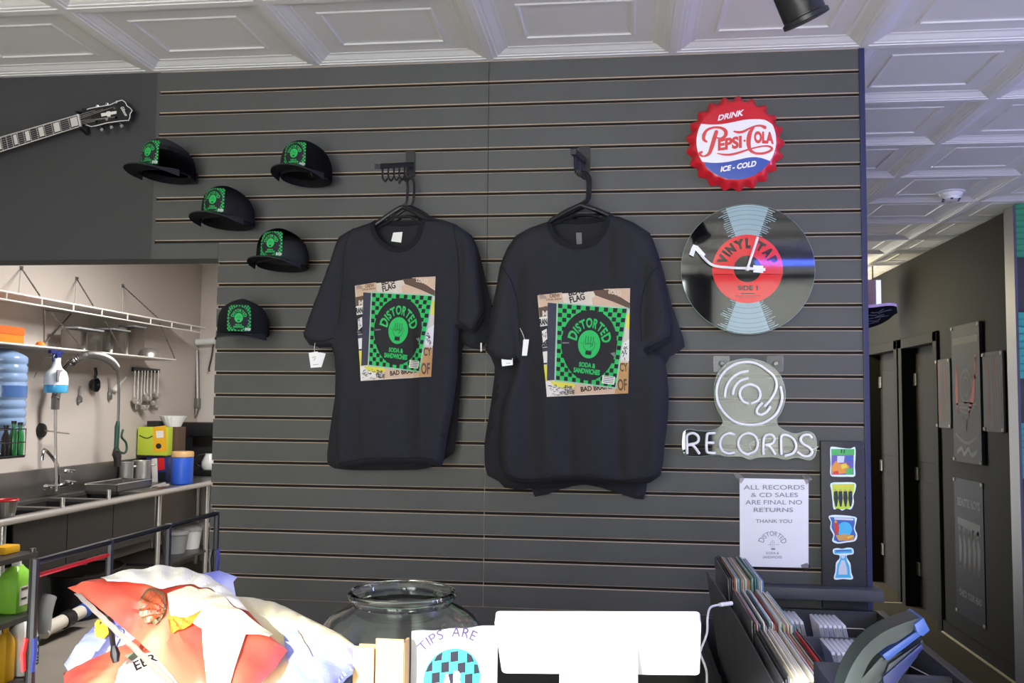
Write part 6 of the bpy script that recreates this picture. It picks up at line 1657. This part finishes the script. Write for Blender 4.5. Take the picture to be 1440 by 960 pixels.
# conduit and valve on the back wall
YW = 5.74; W_ = lambda x, y, Y=YW: U(x, y, Y=Y)
t = thing('wall_conduit', 'grey conduit running down the kitchen back wall from a valve', 'pipe', tuple(W_(268, 596)))
obj('pipe_run', tube(BM(), [W_(277, 492, YW-.04), W_(278, 560, YW-.04), W_(276, 580, YW-.04), W_(268, 594, YW-.04)], .022, 8), 'steel_dull', t, world=True)
obj('junction', box(BM(), W_(277, 567, YW-.04), (.06, .06, .1), bev=.01), 'steel_dull', t, world=True)
t = thing('wall_valve', 'grey metal valve with a white roller on the kitchen back wall', 'valve', tuple(W_(275, 485)))
obj('valve_body', box(BM(), W_(267, 484, YW-.07), (.08, .12, .19), bev=.015), 'steel_dull', t, world=True); obj('valve_knob', tube(BM(), [W_(254, 486, YW-.08), W_(266, 486, YW-.08)], [.05, .035], 12), 'steel', t, world=True)
obj('white_roller', tube(BM(), [W_(276, 481, YW-.08), W_(303, 479, YW-.08)], .032, 12), 'white_plastic', t, world=True)
obj('hanging_lead', tube(BM(), catmull([W_(300, 484, YW-.05), W_(298, 500, YW-.05), W_(294, 518, YW-.05), W_(295, 522, YW-.05)], 4), .008, 6), 'plastic_black', t, world=True)
# open shelving rack of cleaning bottles, lower left
RX = -3.25
def rack():
    Q = lambda x, y, X=RX: U(x, y, X=X)
    a, b, c = Q(0, 786), Q(0, 884), Q(0, 975)
    y1 = Q(50, 870).y
    zs = [Q(30, 781).z, Q(30, 868).z, Q(30, 962).z]
    t = thing('shelving_rack', 'grey steel shelving rack of cleaning bottles at the lower left of the kitchen', 'shelving', (RX-.2, y1-.5, 0))
    for z in zs: obj('shelf', bx(BM(), (RX-.26, y1-1.2, z-.03), (RX, y1, z), bev=.004), 'steel_dark', t, world=True)
    for y in (y1-.02, y1-1.18):
        for x in (RX-.02, RX-.24): obj('post', rod(BM(), V(x, y, 0), V(x, y, zs[0]+.02), .016, 10), 'steel_dull', t, world=True)
    return zs, Q
zs, Q = rack()
def jug(px, yb, yt, w, zb, m, capm, lb, lab=None, name='detergent_jug'):
    X = RX-.13; p = U(px, yb, X=X); D = (p-CAM).dot(_f); r = w/2*D/FPX; h = (yb-yt)*D/FPX
    t = thing(name, lb, 'jug', (X, p.y, zb+.001), 0, 'cleaning bottles on the shelving rack')
    bm = lathe(BM(), [(.93, 0), (1, .03), (1, .62), (.9, .74), (.5, .86), (.3, .90)], n=24, capt=True)
    for v in bm.verts:
        k = max(abs(v.co.x), abs(v.co.y)); l = math.hypot(v.co.x, v.co.y); s = (l/k)**.55 if k > 1e-6 else 1
        v.co = V(v.co.x*r*s*.8, v.co.y*r*s, v.co.z*h)
    obj('jug_body', bm, m, t)
    obj('cap', lathe(BM(), [(r*.32, h*.89), (r*.32, h)], n=16, capt=True), capm, t)
    obj('handle', tube(BM(), catmull([V(0, r*.15, h*.86), V(0, r*.62, h*.86), V(0, r*.85, h*.72), V(0, r*.82, h*.6)], 4), r*.12, 8), m, t)
    if lab:
        A = Art(); lab(A)
        def fn(u, v, l):
            return V(r*.83+.002+l*3, (u-.5)*r*1.55, v*h)
        obj('label', A.done(fn, lift=.0006), ['print_white', 'label_dark_green', 'print_brown', 'green_liquid', 'navy_plastic'], t, smooth=False)
def L1(A): A.poly([(.0, .15), (1, .15), (1, .52), (0, .52)], 0, 0); A.poly([(.1, .44), (.55, .44), (.55, .49), (.1, .49)], 2, 1); A.poly([(.1, .26), (.5, .26), (.5, .30), (.1, .30)], 1, 1); A.poly([(.65, .25), (.9, .25), (.9, .48), (.65, .48)], 3, 1)
def L2(A):
    A.poly([(-.02, .12), (1.02, .12), (1.02, .60), (-.02, .60)], 1, 0); A.text('simple', (.06, .46), .09, 0, 1, w=.86, bold=.03); A.text('green', (.06, .34), .09, 0, 1, w=.86, bold=.03)
    for k in range(3): A.poly([(.06, .16+.05*k), (.94, .16+.05*k), (.94, .175+.05*k), (.06, .175+.05*k)], 0, 1)
jug(20, 868, 797, 40, zs[1], 'green_liquid', 'white_plastic', 'jug of bright green cleaner with a pale label on the middle rack shelf', L1)
jug(43, 862, 815, 16, zs[1], 'sky_liquid', 'yellow_plastic', 'blue bottle with a yellow cap behind the bright green jug')
jug(30, 951, 870, 36, zs[2], 'white_plastic', 'white_plastic', 'white jug with a dark green label on the lowest rack shelf', L2)
jug(5, 962, 886, 24, zs[2], 'yellow_plastic', 'yellow_plastic', 'yellow jug at the left edge on the lowest rack shelf')
p = U(36, 788, X=RX-.13)
solo('yellow_sponge', box(BM(), (RX-.13, min(p.y, U(50, 870, X=RX).y-.1), zs[0]+.0225), (.09, .13, .042), bev=.008), 'yellow_plastic', 'yellow sponge on top of the shelving rack', 'sponge')
# drain pipe and dark bin under the sink
PX = CXf-.12
t = thing('drain_pipe', 'white plastic drain pipe with a black coupling and a blue end under the sink', 'pipe', tuple(U(90, 870, X=PX)))
Z = lambda x, y: U(x, y, X=PX)
obj('pipe_body', tube(BM(), catmull([Z(60, 890), Z(66, 884), Z(76, 879), Z(88, 873), Z(98, 868), Z(116, 859)], 3), .045, 14), 'pvc', t, world=True)
obj('coupling', tube(BM(), [Z(88, 873), Z(99, 867.5)], .056, 14), 'plastic_black', t, world=True); obj('blue_end', tube(BM(), [Z(114, 860), Z(121, 856.5)], .05, 14), 'blue_plastic', t, world=True)
obj('elbow', tube(BM(), catmull([Z(62, 888), Z(62, 870), Z(66, 850), Z(70, 838)], 4), .045, 12), 'case_grey', t, world=True)
a = U(70, 900, X=CXf-.3); p = U(120, 895, X=CXf-.35)
t = thing('waste_bin', 'dark navy waste bin in the shade under the sink', 'waste bin', (p.x, p.y, 0))
bm = BM(); lathe(bm, [(.85, 0), (.88, .02), (1, .50), (1.03, .52), (.97, .52)], n=28, capt=True)
for v in bm.verts: v.co = V(v.co.x*.2, v.co.y*.34, v.co.z*.62)
obj('bin_body', bm, 'bin_dark', t)
bm = BM(); tube(bm, [V(.206*math.cos(k*PI/14), .35*math.sin(k*PI/14), .323) for k in range(28)], .012, 6, closed=True); obj('bin_rim', bm, 'plastic_black', t)
# goods on the shelf below the counter's right end
for i, (x, m, lb) in enumerate(((246, 'case_grey', 'grey tub on the under-counter shelf, left of the white one'), (266, 'white_plastic', 'white tub on the under-counter shelf'), (284, 'steel_dull', 'steel tub on the under-counter shelf, right of the white one'))):
    p = U(x, 745, X=CXf-.22); t = thing('storage_tub', lb, 'tub', (p.x, p.y, .281), 0, 'tubs under the counter')
    obj('tub_body', lathe(BM(), [(.09, 0), (.11, .15), (.115, .16)], n=22, capt=True), m, t); obj('tub_lid', lathe(BM(), [(.118, .16), (.118, .178), (.1, .184)], n=22, capt=True), 'case_grey', t)
for n, c, r in (('poster_black', '#1a1a1d', .35), ('poster_grey', '#3d3c3c', .35), ('poster_red', '#8e3a30', .4), ('poster_line', '#4c443f', .4), ('poster_blue', '#151a28', .45), ('poster_pale', '#5a5c66', .5), ('pin_grey', '#8d8b80', .35), ('deck_black', '#14151c', .4), ('deck_grip', '#3a3648', .6), ('deck_edge', '#b9a0c4', .5), ('deck_line', '#7a7c90', .5)): mat(n, c, max(r, .6), spec=.05)
mat('panel_glow', '#b9c0ff', .4, emit=.55)
# ================================================================== corridor posters and skateboard
WX = 2.2495
def poster(label, px, arts, mats_, base='poster_black', glossy=True, th=.004):
    P4 = [U(*p, X=WX) for p in px]
    ys = [(P4[0].y+P4[3].y)/2, (P4[1].y+P4[2].y)/2]; zt = (P4[0].z+P4[1].z)/2; zb = (P4[2].z+P4[3].z)/2
    t = thing('wall_poster', label, 'poster', (WX, sum(ys)/2, zb), 0, 'posters on the corridor wall')
    obj('printed_sheet', bx(BM(), (WX-th, min(ys), zb), (WX-.0004, max(ys), zt)), base, t, smooth=False, world=True)
    A = Art(); arts(A)
    W, H = max(ys)-min(ys), zt-zb
    def fn(u, v, l): return V(WX-th-.0004-l, max(ys)-u*W, zb+v*H)
    obj('picture', A.done(fn, lift=.0004), mats_, t, smooth=False, world=True)
    for y in ys:
        for z in (zb, zt):
            obj('corner_pin', box(BM(), (WX-th-.003, y+(.012 if y == min(ys) else -.012), z+(.014 if z == zb else -.014)), (.006, .03, .02), bev=.001), 'pin_grey', t, world=True)
    return t
def p_small(A):
    R2 = random.Random(3)
    for k in range(9):
        x = .1+.09*k; A.stroke([(x, .05+.1*R2.random()), (x+.06*R2.random(), .5), (x-.05, .95)], .03, 1 if k in (2, 6) else 2, 1, n=3)
def p_big(A):
    A.stroke([(.18, .70), (.16, .5), (.2, .36)], [.05, .1, .04], 1, 1); A.stroke([(.82, .62), (.74, .5), (.6, .36)], [.05, .12, .04], 1, 1)
    A.stroke([(.86, .75), (.84, .6)], .05, 1, 1)
    for k in range(7): A.stroke([(.5-.06*k, .30+.02*k), (.5, .22+.035*k), (.5+.06*k, .30+.02*k)], .015, 2, 1)
    A.ring((.5, .55), .18, .21, 2, 1, sy=.6); A.ring((.5, .55), .1, .12, 2, 1, sy=.6)
    A.poly([(.05, .86), (.95, .86), (.95, .91), (.05, .91)], 2, 1); A.text('ROCK NIGHT', (.12, .04), .05, 3, 1, w=.76) if False else A.stroke([(.15, .07), (.3, .1), (.4, .06), (.55, .1), (.65, .06), (.85, .09)], .03, 3, 1)
    A.stroke([(.1, .2), (.5, .14), (.9, .2)], .02, 2, 1)
def p_low(A):
    A.text('BEASTIE BOYS', (.12, .80), .055, 1, 1, w=.78, bold=.04); A.poly([(.1, .34), (.92, .34), (.92, .72), (.1, .72)], 0, 1)
    R2 = random.Random(5)
    A.poly([(.12, .66), (.9, .62), (.9, .7), (.12, .71)], 1, 2)
    for k in range(5):
        x = .18+.16*k; A.stroke([(x, .36), (x+.03*R2.random(), .5), (x-.02, .6)], [.05, .10, .05], 1, 2); A.ring((x, .63), 0, .045, 1, 2, n=10, sy=.5)
    A.text('CHECK YOUR HEAD', (.12, .14), .045, 1, 1, w=.78, bold=.03)
poster('narrow dark framed poster left of the tall red and black one', [(1319.7, 506), (1338.7, 503.7), (1338.7, 602.6), (1319, 600)], p_small, ['poster_black', 'poster_red', 'poster_line'], 'poster_grey', th=.012)
poster('tall glossy black poster with red streaks on the corridor wall', [(1344.7, 459), (1382.6, 451), (1384, 654), (1343, 647)], p_big, ['poster_black', 'poster_red', 'poster_line', 'poster_pale'], th=.02)
poster('narrow grey framed poster right of the tall red and black one', [(1384.8, 497), (1412.4, 491.5), (1414.6, 608), (1386, 606)], p_small, ['poster_black', 'poster_red', 'poster_pale'], 'poster_grey', th=.012)
poster('dark blue band poster low on the corridor wall below the tall one', [(1343.4, 671), (1384, 679), (1385.6, 884.4), (1345, 858)], p_low, ['poster_black', 'poster_pale'], 'poster_blue')
# skateboard deck fixed flat on the corridor side of the partition, its nose showing past the edge
def skateboard():
    Yk = 1.15; tip = U(1262, 455, Y=Yk); z = U(1240, 452, Y=Yk).z
    t = thing('skateboard_deck', 'skateboard deck with patterned underside sticking out past the slatted wall edge', 'skateboard', (.78, Yk, z))
    L0, L1 = .774, tip.x; w = .105
    bm = BM(); n = 22; top = []; bot = []
    for i in range(n+1):
        f = i/n; x = L0+(L1-L0)*f; e = L1-x; hw = w if e > .1 else w*math.sqrt(max(0, 1-((.1-e)/.1)**2)); hw = max(hw, .002)
        zz = z+.012-.03*0+max(0, (x-(L1-.15))/.15)**1.6*.03
        top.append([bm.verts.new((x, Yk+hw*s, zz+.006+.006*s*s)) for s in (-1, -.5, 0, .5, 1)]); bot.append([bm.verts.new((x, Yk+hw*s, zz-.006+.006*s*s)) for s in (-1, -.5, 0, .5, 1)])
    for i in range(n):
        for k in range(4):
            bm.faces.new((top[i][k], top[i+1][k], top[i+1][k+1], top[i][k+1])).material_index = 1; bm.faces.new((bot[i][k], bot[i][k+1], bot[i+1][k+1], bot[i+1][k])).material_index = 0
        for k in (0, 4): bm.faces.new((top[i][k], bot[i][k], bot[i+1][k], top[i+1][k])).material_index = 2
    for k in range(4):
        bm.faces.new((top[-1][k], top[-1][k+1], bot[-1][k+1], bot[-1][k])).material_index = 2; bm.faces.new((top[0][k], bot[0][k], bot[0][k+1], top[0][k+1])).material_index = 2
    for v in bm.verts: v.co.z -= (v.co.y-Yk)*.36
    obj('deck', fixn(bm), ['deck_black', 'deck_grip', 'deck_edge'], t, world=True)
    A = Art(); R2 = random.Random(4)
    for k in range(26):
        x, y = R2.uniform(.80, L1-.09), R2.uniform(Yk-.08, Yk+.08); A.stroke([(x, y), (x+R2.uniform(.01, .04), y+R2.uniform(-.02, .02)), (x+R2.uniform(.03, .06), y+R2.uniform(-.02, .02))], .006, 0, 0, n=2)
    obj('underside_pattern', A.done(lambda u, v, l: V(u, v, z+.012-.0068+.006*((v-Yk)/w)**2-l+max(0, (u-(L1-.15))/.15)**1.6*.03-(v-Yk)*.36)), ['deck_line'], t, smooth=False, world=True)
    obj('wall_mount', bx(BM(), (.773, Yk-.06, z-.09), (.80, Yk+.06, z-.035), bev=.003), 'plastic_black', t, world=True)
skateboard()
# lit light box hung close under the corridor ceiling
YL = 4.86
a, b = U(1222, 393, Y=YL), U(1240, 446, Y=YL)
t = thing('hanging_light_box', 'pale violet lit box hanging under the corridor ceiling above the skateboard', 'light box', ((a.x+b.x)/2-.1, YL+.03, b.z))
obj('box_frame', bx(BM(), (a.x-.25, YL, b.z), (b.x, YL+.06, a.z), bev=.004), 'deck_edge', t, world=True)
obj('lit_face', bx(BM(), (U(1232, 400, Y=YL).x, YL-.006, b.z+.006), (b.x-.004, YL-.0005, a.z-.006)), 'panel_glow', t, world=True)
for x in (a.x-.2, b.x-.06): obj('hanging_rod', rod(BM(), V(x, YL+.03, a.z-.002), V(x, YL+.03, ZC+.004), .006, 8), 'metal_black', t, world=True)
# ================================================================== light
w = bpy.data.worlds.new('sky'); sc.world = w; w.use_nodes = True
bg = w.node_tree.nodes['Background']; bg.inputs[0].default_value = (1, .985, .955, 1); bg.inputs[1].default_value = 5.5
sd = bpy.data.lights.new('sun', 'SUN'); sd.energy = 4.4; sd.angle = math.radians(.6); sd.color = (1, .96, .9)
so = bpy.data.objects.new('sun', sd); COL.objects.link(so)
so.rotation_euler = Vector((.15, 1, -.38)).to_track_quat('-Z', 'Y').to_euler(); so.location = (-1, -8, 4)
def area(name, loc, size, energy, col, rot=(0, 0, 0), portal=False):
    l = bpy.data.lights.new(name, 'AREA'); l.shape = 'RECTANGLE'; l.size, l.size_y = size; l.energy = energy; l.color = col
    o = bpy.data.objects.new(name, l); COL.objects.link(o); o.location = loc; o.rotation_euler = rot
    if portal: l.cycles.is_portal = True
    return o
area('portal_window', (-.6, -5.62, 1.3), (2.4, 2.6), 1, (1, 1, 1), (PI/2, 0, 0), True)
area('portal_shade', (1.55, -5.62, 1.5), (1.5, 2.4), 1, (1, 1, 1), (PI/2, 0, 0), True)
area('kitchen_lamp', (-2.4, 3.0, 2.88), (1.2, .6), 42, (1, .96, .92))
area('corridor_lamp', (1.3, 5.2, 2.55), (.3, .5), 18, (1, .86, .48), (0, math.radians(-40), 0))
# the blue light tube on the ceiling by the shop front
mat('tube_blue', (.12, .2, 1), .3, emit=4)
t = thing('ceiling_light_tube', 'long blue glowing light tube on the ceiling by the shop front', 'light tube', (2.3, -4.2, 2.66))
obj('tube', rod(BM(), (-1.3, 0, 0), (.95, 0, 0), .02, 12), 'tube_blue', t)
obj('tube_holder', bx(BM(), (-1.35, -.02, .022), (1, .02, .079)), 'white_plastic', t)
area('blue_lamp', (3.1, -1.6, 2.25), (.1, 2.0), 24, (.27, .3, 1), Vector((-.85, .5, -.06)).to_track_quat('-Z', 'Y').to_euler())
area('violet_lamp', (3.5, .6, 1.5), (.2, 1.6), 3.5, (.38, .34, 1), Vector((-.55, .3, 1)).to_track_quat('-Z', 'Y').to_euler())
# ------------------------------------------------------------------ picture settings
sc.view_settings.view_transform = 'Standard'; sc.view_settings.look = 'None'; sc.view_settings.gamma = 1; sc.view_settings.use_curve_mapping = False
sc.view_settings.exposure = 1.6
sc.cycles.use_denoising = True
sc.cycles.max_bounces = 10; sc.cycles.transparent_max_bounces = 16
sc.cycles.sample_clamp_indirect = 8; sc.cycles.caustics_reflective = False; sc.cycles.caustics_refractive = False
